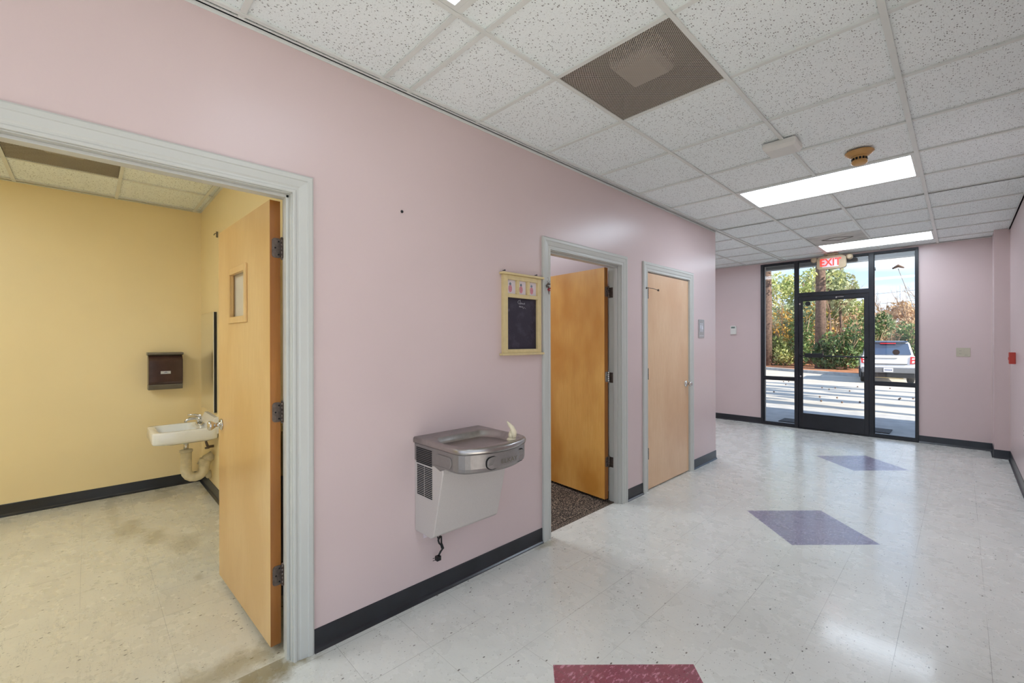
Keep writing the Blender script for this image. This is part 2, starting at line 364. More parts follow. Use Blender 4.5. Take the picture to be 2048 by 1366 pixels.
# ------------------------------------------------------------------ room shell
H = 2.7296; WX = -2.09; WB = -2.21; BY = 8.117; RX = .415; EY = 5.32; DZ = 2.067
struct('floor', MB().box(WX-.06, 3.6, -3.6, BY+.12, -.10, 0).box(-4.7, WX-.06, EY-.12, BY+.12, -.10, 0), M['floor_hall'])
struct('floor_washroom', MB().box(-5.7, WX-.06, -2.4, .88, -.10, 0), M['floor_wash']).name = 'floor.001'
struct('floor_carpet', MB().box(-5.7, WX-.115, .88, EY-.12, -.10, .004).box(WX-.115, WX-.06, .88, EY-.12, -.10, 0), M['carpet']).name = 'floor.002'
DOORS = [(-.29, .637), (2.337, 3.262), (3.705, 4.60)]
g = .02
wl = MB(); ys = [-3.6]
for a, b in DOORS: ys += [a-g, b+g]
ys += [EY]
def wallseg(y0, y1, z0, z1):
    # hall side pink, washroom side yellow
    for a, b, m_ in ((y0, min(y1, .88), 1), (max(y0, .88), y1, 0)):
        if b-a > 1e-4: wl.box(WB, WX-.001, a, b, z0, z1, m_); wl.add([(WX, a, z0), (WX, b, z0), (WX, b, z1), (WX, a, z1)], [(0, 1, 2, 3)], 0)
for i in range(0, len(ys), 2): wallseg(ys[i], ys[i+1], 0, H+.05)
for a, b in DOORS: wallseg(a-g, b+g, DZ+g, H+.05)
struct('wall_left', wl, [M['pink'], M['yellow']])
struct('wall_alcove', MB().box(-4.7, WB, EY-.12, EY, 0, H+.05).box(-4.82, -4.7, EY-.12, BY, 0, H+.05), M['pink'])
struct('wall_washroom_far', MB().box(-5.7, -5.5, -2.4, .94, 0, H+.05), M['yellow'])
struct('wall_washroom_right', MB().box(-5.5, WB, .82, .88, 0, H+.05), M['yellow'])
struct('wall_washroom_near', MB().box(-5.5, WB, -2.4, -2.28, 0, H+.05), M['yellow'])
struct('wall_office', MB().box(-5.7, -5.5, .94, EY-.12, 0, H+.05).box(-5.5, WB, .88, .94, 0, H+.05).box(-5.5, WB, 3.45, 3.57, 0, H+.05), M['pink'])
struct('wall_right', MB().box(RX, RX+.15, 1.2, BY, 0, H+.05).box(RX+.15, 3.6, 1.2, 1.35, 0, H+.05), M['pink'])
struct('wall_pilaster', MB().box(.285, RX, 7.69, BY, 0, H+.03), M['pink'])
struct('wall_behind', MB().box(WB, -1.9, -3.75, -3.6, 0, H+.05).box(3.3, 3.75, -3.75, -3.6, 0, H+.05).box(-1.9, 3.3, -3.75, -3.6, 2.62, H+.05)
    .box(3.6, 3.75, -3.6, -3.3, 0, H+.05).box(3.6, 3.75, 1.0, 1.35, 0, H+.05).box(3.6, 3.75, -3.3, 1.0, 2.62, H+.05), M['pink'])  # unseen walls, with wide window openings added to let daylight reach the ceiling
bw = MB()  # mullions of the added rear windows
for k in range(5): x = -1.9+k*1.288; bw.box(x, x+.045, -3.70, -3.62, 0, 2.62)
for k in range(5): y = -3.3+k*1.064; bw.box(3.62, 3.70, y, y+.045, 0, 2.62)
struct('trim_7', bw, M['alu'])
GX0, GX1, GZ = -2.42, -.413, 2.706
struct('wall_front', MB().box(-4.82, GX0, BY, BY+.16, 0, H+.4).box(GX1, RX+.15, BY, BY+.16, 0, H+.4).box(GX0, GX1, BY, BY+.16, GZ, H+.4), M['pink'])
# exterior skin of the facade
struct('wall_outside', MB().box(-14, GX0, BY+.16, BY+.26, -.1, H+.4).box(GX1, 9, BY+.16, BY+.26, -.1, H+.4).box(GX0, GX1, BY+.16, BY+.26, GZ, H+.4), M['brick_ext'])
struct('roof_canopy', MB().box(-14, 9, BY+.26, 9.55, 2.86, 3.15).box(-14, 9, 9.45, 9.62, 2.80, 3.3).box(-14, 3.9, -3.9, BY+.26, H+.42, 3.3).box(3.9, 9, 7.2, BY+.26, H+.42, 3.3), M['roof']).name = 'ceiling_canopy'

# ceilings: tiles with holes for grilles and lamps, and the T grid
T_ = .6096
HX = [-4.7] + [-1.438+T_*k for k in range(-5, 8)]; HY = [-3.6] + [.4417+T_*k for k in range(-6, 13)] + [BY]
def ceiling(name, rect, xs, ys_, holes, mask=None, main=()):
    x0, x1, y0, y1 = rect
    xs = [x0]+[x for x in xs if x0+.01 < x < x1-.01]+[x1]; ys2 = [y0]+[y for y in ys_ if y0+.01 < y < y1-.01]+[y1]
    mb = MB()
    for i in range(len(xs)-1):
        for j in range(len(ys2)-1):
            cx, cy = (xs[i]+xs[i+1])/2, (ys2[j]+ys2[j+1])/2
            if any(h[0] < cx < h[1] and h[2] < cy < h[3] for h in holes): continue
            if mask and not mask(cx, cy): continue
            mb.box(xs[i], xs[i+1], ys2[j], ys2[j+1], H+.009, H+.02)
    o = struct(name, mb, M['tile'])
    gb = MB()
    def ok(x, y): return (not mask or mask(x, y)) and not any(h[0]+.02 < x < h[1]-.02 and h[2]+.02 < y < h[3]-.02 for h in holes)
    for x in xs[1:-1]:
        hw = .0125 if not main or any(abs(x-q) < .01 for q in main) else .0105
        for j in range(len(ys2)-1):
            if ok(x, (ys2[j]+ys2[j+1])/2): gb.box(x-hw, x+hw, ys2[j], ys2[j+1], H-.003, H+.001).box(x-hw+.003, x+hw-.003, ys2[j], ys2[j+1], H+.001, H+.0095)
    for y in ys2[1:-1]:
        for i in range(len(xs)-1):
            if ok((xs[i]+xs[i+1])/2, y): gb.box(xs[i]+.0125, xs[i+1]-.0125, y-.0115, y+.0115, H-.0015, H+.0015).box(xs[i]+.0125, xs[i+1]-.0125, y-.008, y+.008, H+.0015, H+.0095)
    obj('ceiling_grid', gb, M['grid'], o)
    return o
Lx0, Lx1 = -1.438, -1.438+2*T_
def gy(k): return .4417+T_*k
LAMPS = [(Lx0, Lx1, gy(0), gy(1)), (Lx0, Lx1, gy(6), gy(7)), (Lx0, Lx1, gy(11), gy(12)), (Lx0, Lx1, gy(-5), gy(-4)), (Lx0+4*T_, Lx1+4*T_, gy(0), gy(1)-.0), (Lx0+4*T_, Lx1+4*T_, gy(-5), gy(-4)), (Lx0-4*T_, Lx1-4*T_, gy(9), gy(10))]
VENTS = [(Lx0, Lx0+T_, gy(2), gy(3)), (Lx0, Lx0+T_, gy(10), gy(11))]
def hallmask(x, y):
    if x < WX: return y > EY
    if x > RX: return y < 1.2
    return True
HX = sorted(set([round(v, 5) for v in [-4.7, WX, RX] + [-1.438+T_*k for k in range(-5, 9)]]))
HY = sorted(set([round(v, 5) for v in [1.2, EY] + [gy(k) for k in range(-7, 13)]]))
ceiling('ceiling', (-4.7, 3.6, -3.6, BY), [x for x in HX if abs(x-.391) > .01], [y for y in HY], LAMPS+VENTS, hallmask, main=(-1.438+2*T_,))
WLAMP = (-4.22+.0, -4.22+2*T_, -1.64, -1.03); WV = (-4.82, -4.21, -.42, .19)
ceiling('ceiling_washroom', (-5.5, WB, -2.28, .82), [-5.43, -4.82, -4.21, -3.60, -2.99, -2.38], [-2.25, -1.64, -1.03, -.42, .19, .76], [(-4.21, -2.99, -1.64, -1.03), WV])
ceiling('ceiling_office', (-5.5, WB, .94, 3.45), [-5.2, -4.59, -3.98, -3.37, -2.76], [1.2, 1.81, 2.42, 3.03], [(-4.59, -3.37, 1.81, 2.42)])
wm = MB()
wm.box(WX, WX+.02, -3.6, EY, H-.003, H+.001).box(WX, WX+.002, -3.6, EY, H-.02, H-.003)
wm.box(RX-.02, RX, 1.2, BY, H-.003, H+.001).box(-4.7, .285, BY-.02, BY, H-.003, H+.001).box(-5.5, -5.48, -2.28, .82, H-.003, H+.001).box(-5.48, WB, .80, .82, H-.003, H+.001)
struct('trim_1', wm, M['grid'])

# base boards (cove base with a toe)
def base(name, segs, mat='rubber'):
    mb = MB()
    for (xa, ya, xb, yb, nx, ny) in segs:
        prof = [(0, 0), (.020, 0), (.018, .004), (.009, .012), (.005, .022), (.0045, .098), (.002, .1015), (0, .1015)]
        ra = [Vector((xa+nx*p, ya+ny*p, z)) for p, z in prof]; rb = [Vector((xb+nx*p, yb+ny*p, z)) for p, z in prof]
        mb.loft([ra, rb], smooth=False)
    return struct(name, mb, M[mat])
cs = .086
base('baseboard_left', [(WX, .637+cs, WX, 2.337-cs, 1, 0), (WX, 3.262+cs, WX, 3.705-cs, 1, 0), (WX, 4.60+cs, WX, EY+.004, 1, 0), (WX, -3.6, WX, -.29-cs, 1, 0)])
base('baseboard_alcove', [(-4.7, EY, WX+.004, EY, 0, 1)])
base('baseboard_front', [(-4.7, BY, GX0, BY, 0, -1), (GX1, BY, .285, BY, 0, -1)])
base('baseboard_pilaster', [(.285, BY-.005, .285, 7.69, -1, 0), (.28, 7.69, RX, 7.69, 0, -1)])
base('baseboard_right', [(RX, 7.69, RX, 1.2, -1, 0)])
base('baseboard_washroom', [(-5.5, -2.28, -5.5, .82, 1, 0), (-5.5, .82, -3.4, .82, 0, -1)])

# door casings and jambs
PROF = [(0, 0), (0, .010), (.004, .0125), (.012, .0125), (.016, .009), (.024, .0085), (.031, .013), (.058, .0155), (.061, .0195), (.078, .0195), (.085, .015), (.085, 0)]
def casing(n, y0, y1, back=True, scale=1.0):
    mb = MB()
    sides = [(WX, 1)] + ([(WB, -1)] if back else [])
    for fx, sg in sides:
        st = []
        for (yy, zz, sy, sz) in ((y0, 0, -1, 0), (y0, DZ, -1, 1), (y1, DZ, 1, 1), (y1, 0, 1, 0)):
            st.append([Vector((fx+sg*t_, yy+sy*a*scale, zz+sz*a*scale)) for a, t_ in PROF])
        mb.loft(st, smooth=False)
    # jamb lining and stops
    for yy, s_ in ((y0, 1), (y1, -1)):
        a, b = sorted((yy-s_*g, yy+s_*.004)); mb.box(WB, WX, a, b, 0, DZ+g)
        a, b = sorted((yy+s_*.004, yy+s_*.016)); mb.box(-2.155, -2.118, a, b, 0, DZ-.004)
    mb.box(WB, WX, y0, y1, DZ-.004, DZ+g).box(-2.155, -2.118, y0, y1, DZ-.016, DZ-.004)
    return struct('trim_%d' % n, mb, M['white_trim'], bevel=.0012)
casing(2, *DOORS[0]); casing(3, *DOORS[1]); casing(4, *DOORS[2], back=False)

# ------------------------------------------------------------------ wooden doors
def knob(parent, x, z, v, mat, name='knob'):
    k = MB().lathe((x, 0, z), [(.033, 0), (.034, v*.004), (.030, v*.009), (.013, v*.012), (.012, v*.030), (.020, v*.040), (.0275, v*.052), (.027, v*.062), (.020, v*.068), (.004, v*.070)], ax=1, n=28)
    return obj(name, k, mat, parent)
def wood_door(name, loc, rz, width, mat, v, lite=False, z0=.03, z1=2.055, kz=.93, kmat='chrome', bothsides=True):
    d = thing(name, loc, rz, kind='structure'); ya, yb = sorted((0, -v*.044))
    lf = MB()
    if lite:
        lx0, lx1, lz0, lz1 = .365, .655, 1.535, 1.79
        for a in ((0, lx0, z0, z1), (lx1, width, z0, z1), (lx0, lx1, z0, lz0), (lx0, lx1, lz1, z1)): lf.box(a[0], a[1], ya, yb, a[2], a[3])
    else: lf.box(0, width, ya, yb, z0, z1)
    leaf = obj('door_leaf', lf, mat, d)
    ed = MB().box(-.0015, 0, ya+.0005, yb-.0005, z0, z1).box(width, width+.0015, ya+.0005, yb-.0005, z0, z1)
    obj('edge_band', ed, M['edge'], leaf, label='darker orange edge band of the door leaf')
    if lite:
        fr = MB(); t_ = .022
        for s_ in (0, 1):
            a, b = ((yb, yb+.009) if s_ == 0 else (ya-.009, ya))
            for q in ((lx0-t_, lx0+.012, lz0-t_, lz1+t_), (lx1-.012, lx1+t_, lz0-t_, lz1+t_), (lx0+.012, lx1-.012, lz0-t_, lz0+.012), (lx0+.012, lx1-.012, lz1-.012, lz1+t_)): fr.box(q[0], q[1], a, b, q[2], q[3])
        for q in ((lx0, lx0+.012, lz0, lz1), (lx1-.012, lx1, lz0, lz1), (lx0+.012, lx1-.012, lz0, lz0+.012), (lx0+.012, lx1-.012, lz1-.012, lz1)): fr.box(q[0], q[1], ya, ya+.012, q[2], q[3]).box(q[0], q[1], yb-.012, yb, q[2], q[3])
        obj('vision_frame', fr, mat, d, bevel=.002)
        obj('vision_glass', MB().box(lx0+.001, lx1-.001, (ya+yb)/2-.003, (ya+yb)/2+.003, lz0+.001, lz1-.001), M['frost'], d, label='frosted pale glass panel')
    knob(d, width-.065, kz, v, M[kmat])
    if bothsides:
        k2 = knob(d, width-.065, kz, -v, M[kmat]); k2.location.y = -v*.044
    return d
def hinge(d, z, mat, v, leafside=-1):
    """butt hinge: knuckle barrel outside the leaf's edge, one plate on the leaf edge and one on the jamb"""
    h = MB(); yk = -v*.044 - v*.006
    for i in range(5): h.lathe((-.006, yk, z-.045+i*.018), [(.0068, .0004), (.0068, .0176)], n=12)
    h.lathe((-.006, yk, z+.045), [(.006, 0), (.0078, .003), (.004, .007)], n=12).lathe((-.006, yk, z-.052), [(.004, 0), (.0078, .004), (.006, .007)], n=12)
    ya, yb = sorted((-v*.008, -v*.048)); zz = rrect(ya, yb, z-.045, z+.045, .014, 4)
    h.prism(zz, 0, -.0045, -.0016)
    for sy, sz in ((.3, .030), (.65, .0), (.3, -.030)):
        h.lathe((-.0048, ya+(yb-ya)*sy, z+sz), [(.004, 0), (.0035, -.0012)], ax=0, n=10, mi=1)
    return obj('hinge', h, [mat, M['dark']], d)
th1 = math.radians(181.9)
d1 = wood_door('door_1', (-2.216, .582, 0), th1, .915, M['door1'], 1, lite=True)
for z in (1.84, 1.09, .345): hinge(d1, z, M['bronze'], 1)
th2 = math.radians(174.6)
d2 = wood_door('door_2', (-2.205, 3.18, 0), th2, .905, M['door2'], 1)
for z in (1.845, 1.10, .355): hinge(d2, z, M['chrome'] if z < 1.5 and z > 1 else M['bronze'], 1)
# jamb plates of the two open doors
for (yy, dd) in ((.637-.0045, 'a'), (3.262-.0045, 'b')):
    jp = MB()
    for z in (1.84, 1.09, .345): jp.prism(rrect(-2.207, -2.165, z-.045, z+.045, .012, 4), 1, yy-.0022, yy) if False else jp.box(-2.207, -2.168, yy-.002, yy, z-.045, z+.045)
    o = obj('hinge_plate', jp, M['bronze'], d1 if dd == 'a' else d2)
    o.matrix_parent_inverse = (Matrix.Translation(o.parent.location) @ Matrix.Rotation(o.parent.rotation_euler.z, 4, 'Z')).inverted()
d3 = wood_door('door_3', (-2.096, 3.712, 0), PI/2, .882, M['door3'], -1, z0=.012, z1=2.058, kz=.955, bothsides=False)
for z in (1.86, 1.10, .352):
    h = MB()
    for i in range(5): h.lathe((-.004, -.013, z-.05+i*.02), [(.007, .0005), (.007, .0195)], n=12)
    h.lathe((-.004, -.013, z+.05), [(.007, 0), (.008, .003), (.004, .007)], n=12)
    obj('hinge', h, M['carblack'], d3, label='black hinge barrel')
hs = MB().tube([(-.050, -.028, 1.905), (-.004, -.016, 1.912), (.035, -.05, 1.905), (.105, -.062, 1.893)], .003, 8).lathe((.108, -.062, 1.885), [(.008, 0), (.009, .01), (.006, .018)], n=12).lathe((-.052, -.03, 1.897), [(.007, 0), (.007, .014)], n=12)
obj('hinge_pin_stop', hs, M['bronze'], d3)
# dark closet behind door 3
# ------------------------------------------------------------------ storefront
A_ = BY-.02; B_ = BY+.06
fr = MB()
fr.box(GX0, GX0+.045, A_, B_, 0, GZ).box(GX1-.03, GX1, A_, B_, 0, GZ)
fr.box(-1.915, -1.865, A_, B_, 0, GZ).box(-.955, -.902, A_, B_, 0, GZ)
for xa, xb in ((GX0+.045, -1.915), (-.902, GX1-.03)):
    fr.box(xa, xb, A_, B_, 0, .045).box(xa, xb, A_, B_, .765, .81).box(xa, xb, A_, B_, GZ-.03, GZ)
fr.box(-1.865, -.955, A_, B_, GZ-.03, GZ).box(-1.865, -.955, A_, B_, 2.12, 2.175).box(-1.865, -.955, A_-.01, B_+.02, 0, .012)
struct('trim_5', fr, M['alu'], bevel=.002)
def window(n, panes):
    e = thing('window_%d' % n, (0, BY, 0), kind='structure')
    for x0, x1, z0, z1 in panes:
        obj('pane', MB().box(x0-e.location.x, x1-e.location.x, .018, .024, z0, z1), M['glass'], e)
        b = MB()
        for q in ((x0, x0+.01, z0, z1), (x1-.01, x1, z0, z1), (x0+.01, x1-.01, z0, z0+.01), (x0+.01, x1-.01, z1-.01, z1)): b.box(q[0], q[1], .006, .017, q[2], q[3])
        obj('glazing_bead', b, M['alu'], e)
    return e
window(1, [(GX0+.045, -1.915, .045, .765), (GX0+.045, -1.915, .81, GZ-.03)])
window(2, [(-.902, GX1-.03, .045, .765), (-.902, GX1-.03, .81, GZ-.03)])
window(3, [(-1.865, -.955, 2.175, GZ-.03)])
gd = thing('door_4', (-1.862, BY, 0), kind='structure'); DW = .904
rl = MB().box(0, .052, -.005, .04, .015, 2.117).box(DW-.052, DW, -.005, .04, .015, 2.117).box(.052, DW-.052, -.005, .04, .015, .235).box(.052, DW-.052, -.005, .04, 2.055, 2.117)
obj('door_frame', rl, M['alu'], gd, bevel=.002)
obj('glass', MB().box(.052, DW-.052, .015, .021, .235, 2.055), M['glass'], gd)
bead = MB()
for q in ((.052, .060, .235, 2.055), (DW-.060, DW-.052, .235, 2.055), (.060, DW-.060, .235, .25), (.060, DW-.060, 2.045, 2.055)): bead.box(q[0], q[1], .006, .014, q[2], q[3])
obj('glazing_bead', bead, M['alu'], gd)
pb = MB().tube([(.03, -.012, 1.178), (.03, -.05, 1.178), (.045, -.062, 1.178), (DW-.045, -.062, 1.168), (DW-.03, -.05, 1.168), (DW-.03, -.006, 1.168)], .011, 10)
bar = obj('push_bar', pb, M['carblack'], gd); bar['label'] = 'thin brown black crash bar'
obj('latch_case', MB().box(.10, .345, -.085, -.045, 1.148, 1.212), M['carblack'], bar, bevel=.004)
obj('lock_cylinder', MB().lathe((.028, -.005, .84), [(.014, 0), (.014, -.006), (.010, -.009)], ax=1, n=16), M['chrome'], gd)
obj('corner_bracket', MB().box(.012, .03, -.010, -.005, 1.99, 2.02), M['chrome'], gd)
obj('closer_bracket', MB().box(.50, .60, -.016, -.005, 2.078, 2.086).box(.50, .516, -.02, -.005, 2.068, 2.09), M['chrome'], gd)
# decals on the glass
tag(obj('glass_decal', MB().lathe((-1.735, BY+.0135, 2.005), [(.038, 0), (.038, -.0006)], ax=1, n=24), M['carblack']), 'round dark sticker on the upper left of the glass door pane', 'sticker')
tag(obj('glass_decal', MB().lathe((-.655, BY+.0165, 1.245), [(.040, 0), (.040, -.0006)], ax=1, n=24), M['smoke']), 'round brown sticker on the narrow window right of the glass door', 'sticker')

# ------------------------------------------------------------------ ceiling fittings
def troffer(r, label, group=None, lens='lens'):
    x0, x1, y0, y1 = r; cx, cy = (x0+x1)/2, (y0+y1)/2
    e = thing('ceiling_light', (cx, cy, H), label=label, cat='ceiling light', group=group)
    a, b = (x1-x0)/2-.012, (y1-y0)/2-.012; f = .022
    fb = MB().box(-a, a, -b, -b+f, -.002, .05).box(-a, a, b-f, b, -.002, .05).box(-a, -a+f, -b+f, b-f, -.002, .05).box(a-f, a, -b+f, b-f, -.002, .05).box(-a, a, -b, b, .05, .056)
    obj('frame', fb, M['grid'], e, bevel=.001)
    obj('lens', MB().box(-a+f, a-f, -b+f, b-f, .004, .010), M[lens], e)
troffer(LAMPS[0], 'long fluorescent ceiling light overhead, only its corner showing at the top of the photo', lens='lens_dimmed')
troffer(LAMPS[1], 'long lit fluorescent ceiling light beside the tan smoke detector')
troffer(LAMPS[2], 'long lit fluorescent ceiling light nearest the glass entrance door', lens='lens_front')
troffer(LAMPS[3], 'added fluorescent fill light at the back of the hall, left one behind the viewer', lens='lens_fill')  # this and the next two are unseen lamps added as fill light
troffer(LAMPS[4], 'added fluorescent fill light in the side bay right of the viewer', lens='lens_fill')
troffer(LAMPS[5], 'added fluorescent fill light in the rear right bay behind the viewer', lens='lens_fill')
troffer(LAMPS[6], 'fluorescent ceiling light in the alcove past the wall end')
troffer((-4.21, -2.99, -1.64, -1.03), 'fluorescent ceiling light in the yellow washroom', lens='lens_boosted')
troffer((-4.59, -3.37, 1.81, 2.42), 'fluorescent ceiling light in the carpeted room', lens='lens_boosted')
def vent(r, label, pale=False):
    x0, x1, y0, y1 = r; cx, cy = (x0+x1)/2, (y0+y1)/2; a, b = (x1-x0)/2-.0128, (y1-y0)/2-.012
    e = thing('air_vent', (cx, cy, H), label=label, cat='air vent')
    obj('perforated_face', MB().add([(-a, -b, .004), (a, -b, .004), (a, b, .004), (-a, b, .004)], [(0, 1, 2, 3)]), M['perf_pale' if pale else 'perf'], e)
    bx = MB().box(-a-.01, a+.01, -b-.01, -b, .006, .16).box(-a-.01, a+.01, b, b+.01, .006, .16).box(-a-.01, -a, -b, b, .006, .16).box(a, a+.01, -b, b, .006, .16).box(-a-.01, a+.01, -b-.01, b+.01, .16, .17)
    obj('plenum_box', bx, M['smoke_grey'], e)
    if pale:
        rim = MB(); q = [(.17, 0), (0, .12), (-.17, 0), (0, -.12)]
        for i in range(4): rim.tube([q[i]+(.002,), q[(i+1) % 4]+(.002,)], .003, 6)
        obj('dented_ring', rim, M['smoke_grey'], e)
    c = MB(); r0 = [(-.13, -.13), (.13, -.13), (.13, .13), (-.13, .13)]
    c.loft([[Vector((x*s, y*s, z)) for x, y in r0] for s, z in ((.9, .15), (.9, .06), (.72, .03))], smooth=False)
    obj('diffuser_cone', c, M['perf_back'], e, bevel=.006)
vent(VENTS[0], 'dark perforated square air vent in the ceiling above the water cooler')
vent(VENTS[1], 'grey perforated square air vent in the ceiling beside the lamp nearest the entrance', True)
vent(WV, 'perforated air vent in the yellow washroom ceiling')
e = thing('emergency_box', (-.848, 3.29, H), label='white rectangular alarm box with sloped sides on the ceiling left of the smoke detector', cat='ceiling sensor')
mb = MB(); rr = lambda sx, sy, z: [Vector((x, y, z)) for x, y in rrect(-sx, sx, -sy, sy, .012, 4)]
mb.loft([rr(.097, .085, .0), rr(.10, .088, -.012), rr(.10, .088, -.030), rr(.085, .073, -.050), rr(.08, .068, -.052)], smooth=False)
obj('housing', mb, M['white_plastic'], e)
e = thing('smoke_detector', (-.50, 3.80, H), label='round tan smoke detector on the ceiling above the lit lamp', cat='smoke detector')
obj('base', MB().lathe((0, 0, 0), [(.078, -.001), (.084, -.006), (.080, -.016), (.062, -.030), (.050, -.036)], n=36), M['cream_plastic'], e)
hd = obj('head', MB().lathe((0, 0, 0), [(.050, -.036), (.045, -.042), (.043, -.062), (.045, -.066), (.047, -.080), (.036, -.088), (.01, -.090)], n=36), M['cream_plastic'], e)
sl = MB()
for k in range(14):
    a = 2*PI*k/14; d = Vector((math.cos(a), math.sin(a), 0)); q = Vector((-d.y, d.x, 0))
    vs = [d*rr_+q*s*.0068+Vector((0, 0, z)) for rr_ in (.040, .0452) for s in (-1, 1) for z in (-.046, -.062)]
    sl.add(vs, [(0, 1, 3, 2), (4, 5, 7, 6), (0, 1, 5, 4), (2, 3, 7, 6), (0, 2, 6, 4), (1, 3, 7, 5)])
obj('sensing_slots', sl, M['dark'], e)
# exit sign
e = thing('exit_sign', (-1.385, 7.935, H), label='tan EXIT sign with red lettering hung from the ceiling at the glass door', cat='exit sign')
pr = [(-.165, -.225), (-.185, -.205), (-.185, -.07), (-.14, -.035), (.14, -.035), (.185, -.07), (.185, -.205), (.165, -.225), (.12, -.235), (-.12, -.235)]
obj('housing', MB().prism(pr, 1, -.03, .03), M['tan_sign'], e, bevel=.005)
obj('canopy', MB().box(-.09, .09, -.045, .045, -.022, 0).box(-.05, .05, -.025, .025, -.04, -.02), M['tan_sign'], e, bevel=.005)
obj('panel', MB().box(-.112, .092, -.0315, -.0295, -.202, -.072), M['paper'], e)
obj('lettering', text_mb('EXIT', .152, .0012, lambda x, y, z: (x*.86-.010, -.0335-z, y-.137), bold=.003), M['exit_red'], e)
for s in (-1, 1):
    lh = MB().lathe((s*.225, -.005, -.075), [(.012, .045), (.034, .038), (.042, .0), (.036, -.03), (.02, -.036)], ax=1, n=20).tube([(s*.18, 0, -.06), (s*.225, .03, -.075)], .012, 8)
    obj('lamp_head', lh, M['tan_sign'], e)

# ------------------------------------------------------------------ water cooler
e = thing('water_cooler', (WX, 1.235, 0), label='grey wall mounted water cooler drinking fountain on the pink wall', cat='drinking fountain')
W_ = .455
def outline(off=0, xmin=0.0, n=72):
    """basin outline: straight back, rounded front corners, bowed front"""
    pts = []; base_pts = [(0, 0), (.33, 0)]
    def arc(cx, cy, r, a0, a1, k): return [(cx+r*math.cos(a0+(a1-a0)*i/k), cy+r*math.sin(a0+(a1-a0)*i/k)) for i in range(k+1)]
    fr_ = []
    for i in range(25):
        y = .06+(W_-.12)*i/24; fr_.append((.448+.045*(1-((y-W_/2)/(W_/2-.06))**2), y))
    p = [(0, 0), (.12, 0), (.24, 0), (.36, 0), (.395, .006), (.425, .024), (.441, .044)] + fr_ + [(.441, W_-.044), (.425, W_-.024), (.395, W_-.006), (.36, W_), (.24, W_), (.12, W_), (0, W_)]
    out_ = []
    for x, y in p:
        cx, cy = .24, W_/2; d = math.hypot(x-cx, y-cy); s = (d+off)/d
        out_.append((max(xmin, cx+(x-cx)*s) if x > 0 else max(xmin, 0), cy+(y-cy)*s))
    return out_
def ring(off, z): return [Vector((x, y, z)) for x, y in outline(off)]
nO = len(outline())
def bowl(s, z, cx=.262, cy=W_/2-.005):
    r = []
    o = outline(0)
    for x, y in o:
        a = math.atan2(y-W_/2, x-.24); c, s_ = math.cos(a), math.sin(a); ex = 2.6
        k = (abs(c/.182)**ex+abs(s_/.203)**ex)**(-1/ex); r.append(Vector((cx+c*k*s, cy+s_*k*s, z)))
    return r
bs = MB().loft([ring(-.012, .868), ring(-.001, .871), ring(0, .878), ring(0, .890), ring(-.004, .897), ring(-.012, .900)] + [bowl(1.0, .900), bowl(.975, .897), bowl(.93, .880), bowl(.80, .862), bowl(.4, .852), bowl(.1, .848)])
bas = obj('basin', bs, M['steel'], e)
obj('drain', MB().lathe((.33, .17, .8535), [(.022, 0), (.022, .003), (.010, .004)], n=20), M['chrome'], bas)
ap = [(x, y) for x, y in outline(-.006) if x > .19]; ap = [(.19, .006)] + ap + [(.19, W_-.006)]
lo = [[Vector((x, y, .868)) for x, y in ap], [Vector((x, y, .80)) for x, y in ap], [Vector((.19+(x-.19)*.985, y, .785)) for x, y in ap], [Vector((.19+(x-.19)*.95, W_/2+(y-W_/2)*.97, .776)) for x, y in ap]]
obj('apron', MB().loft(lo, cap0=False, smooth=False), M['cooler_dark'], e)
obj('shroud', MB().prism([(0, .775), (.19, .775), (.24, .760), (.28, .776), (.28, .867), (0, .867)], 1, .008, .020).prism([(0, .775), (.19, .775), (.24, .760), (.28, .776), (.28, .867), (0, .867)], 1, W_-.020, W_-.008).box(0, .012, .020, W_-.020, .775, .867), M['cooler_dark'], e, bevel=.003)
obj('cabinet', MB().prism([(.0, .395), (.155, .395), (.178, .412), (.262, .745), (.262, .7749), (.0, .7749)], 1, .010, W_-.010), M['cooler_panel'], e, bevel=.004)
vs_ = MB()
for i in range(9):
    z = .850-i*.0095; vs_.box(.022, .168, .0055, .0085, z-.0052, z)
for i in range(17):
    z = .757-i*.0095; vs_.box(.026, .092, .0075, .0105, z-.0048, z).box(.099, .168, .0075, .0105, z-.0048, z)
obj('louvres', vs_, M['dark'], e, label='rows of black louvre slots')
def curved_pad(y0, y1, z0, z1, off, name, side=False):
    mb = MB(); n = 14; 
    def fx(y): return .448+.045*(1-((y-W_/2)/(W_/2-.06))**2)
    rows = []
    pts = rrect(y0, y1, z0, z1, (z1-z0)*.42, 6)
    if side:
        a = [Vector((p, .0055, q)) for p, q in pts]; b = [Vector((p, .0005, q)) for p, q in pts]
    else:
        a = [Vector((fx(p)-.004, p, q)) for p, q in pts]; b = [Vector((fx(p)+off, p, q)) for p, q in pts]
    mb.loft([a, b], smooth=False)
    return mb
pbk = obj('push_bar', curved_pad(.115, .385, .790, .854, .001, 'x'), M['dark'], e)
pf = obj('front_push_bar', curved_pad(.119, .381, .793, .851, .004, 'x'), M['cooler_dark'], e, bevel=.002)
obj('side_push_bar', curved_pad(.215, .345, .790, .848, 0, 'x', True), M['cooler_dark'], e, bevel=.002)
obj('lettering', text_mb('ELKAY', .030, .0005, lambda x, y, z: (.4965+z-(x*1.25)**2*1.2, W_/2+.02+x*1.25, .822+y)), M['smoke_grey'], pf)
bb = MB().lathe((.415, .335, .893), [(.026, 0), (.024, .008), (.015, .014)], n=20)
bb.tube([(.415, .335, .90), (.413, .338, .925), (.408, .336, .940)], [.016, .017, .008], 12)
bub = obj('bubbler', bb, M['pvc'], e, label='cream mouthpiece at the right front of the basin')
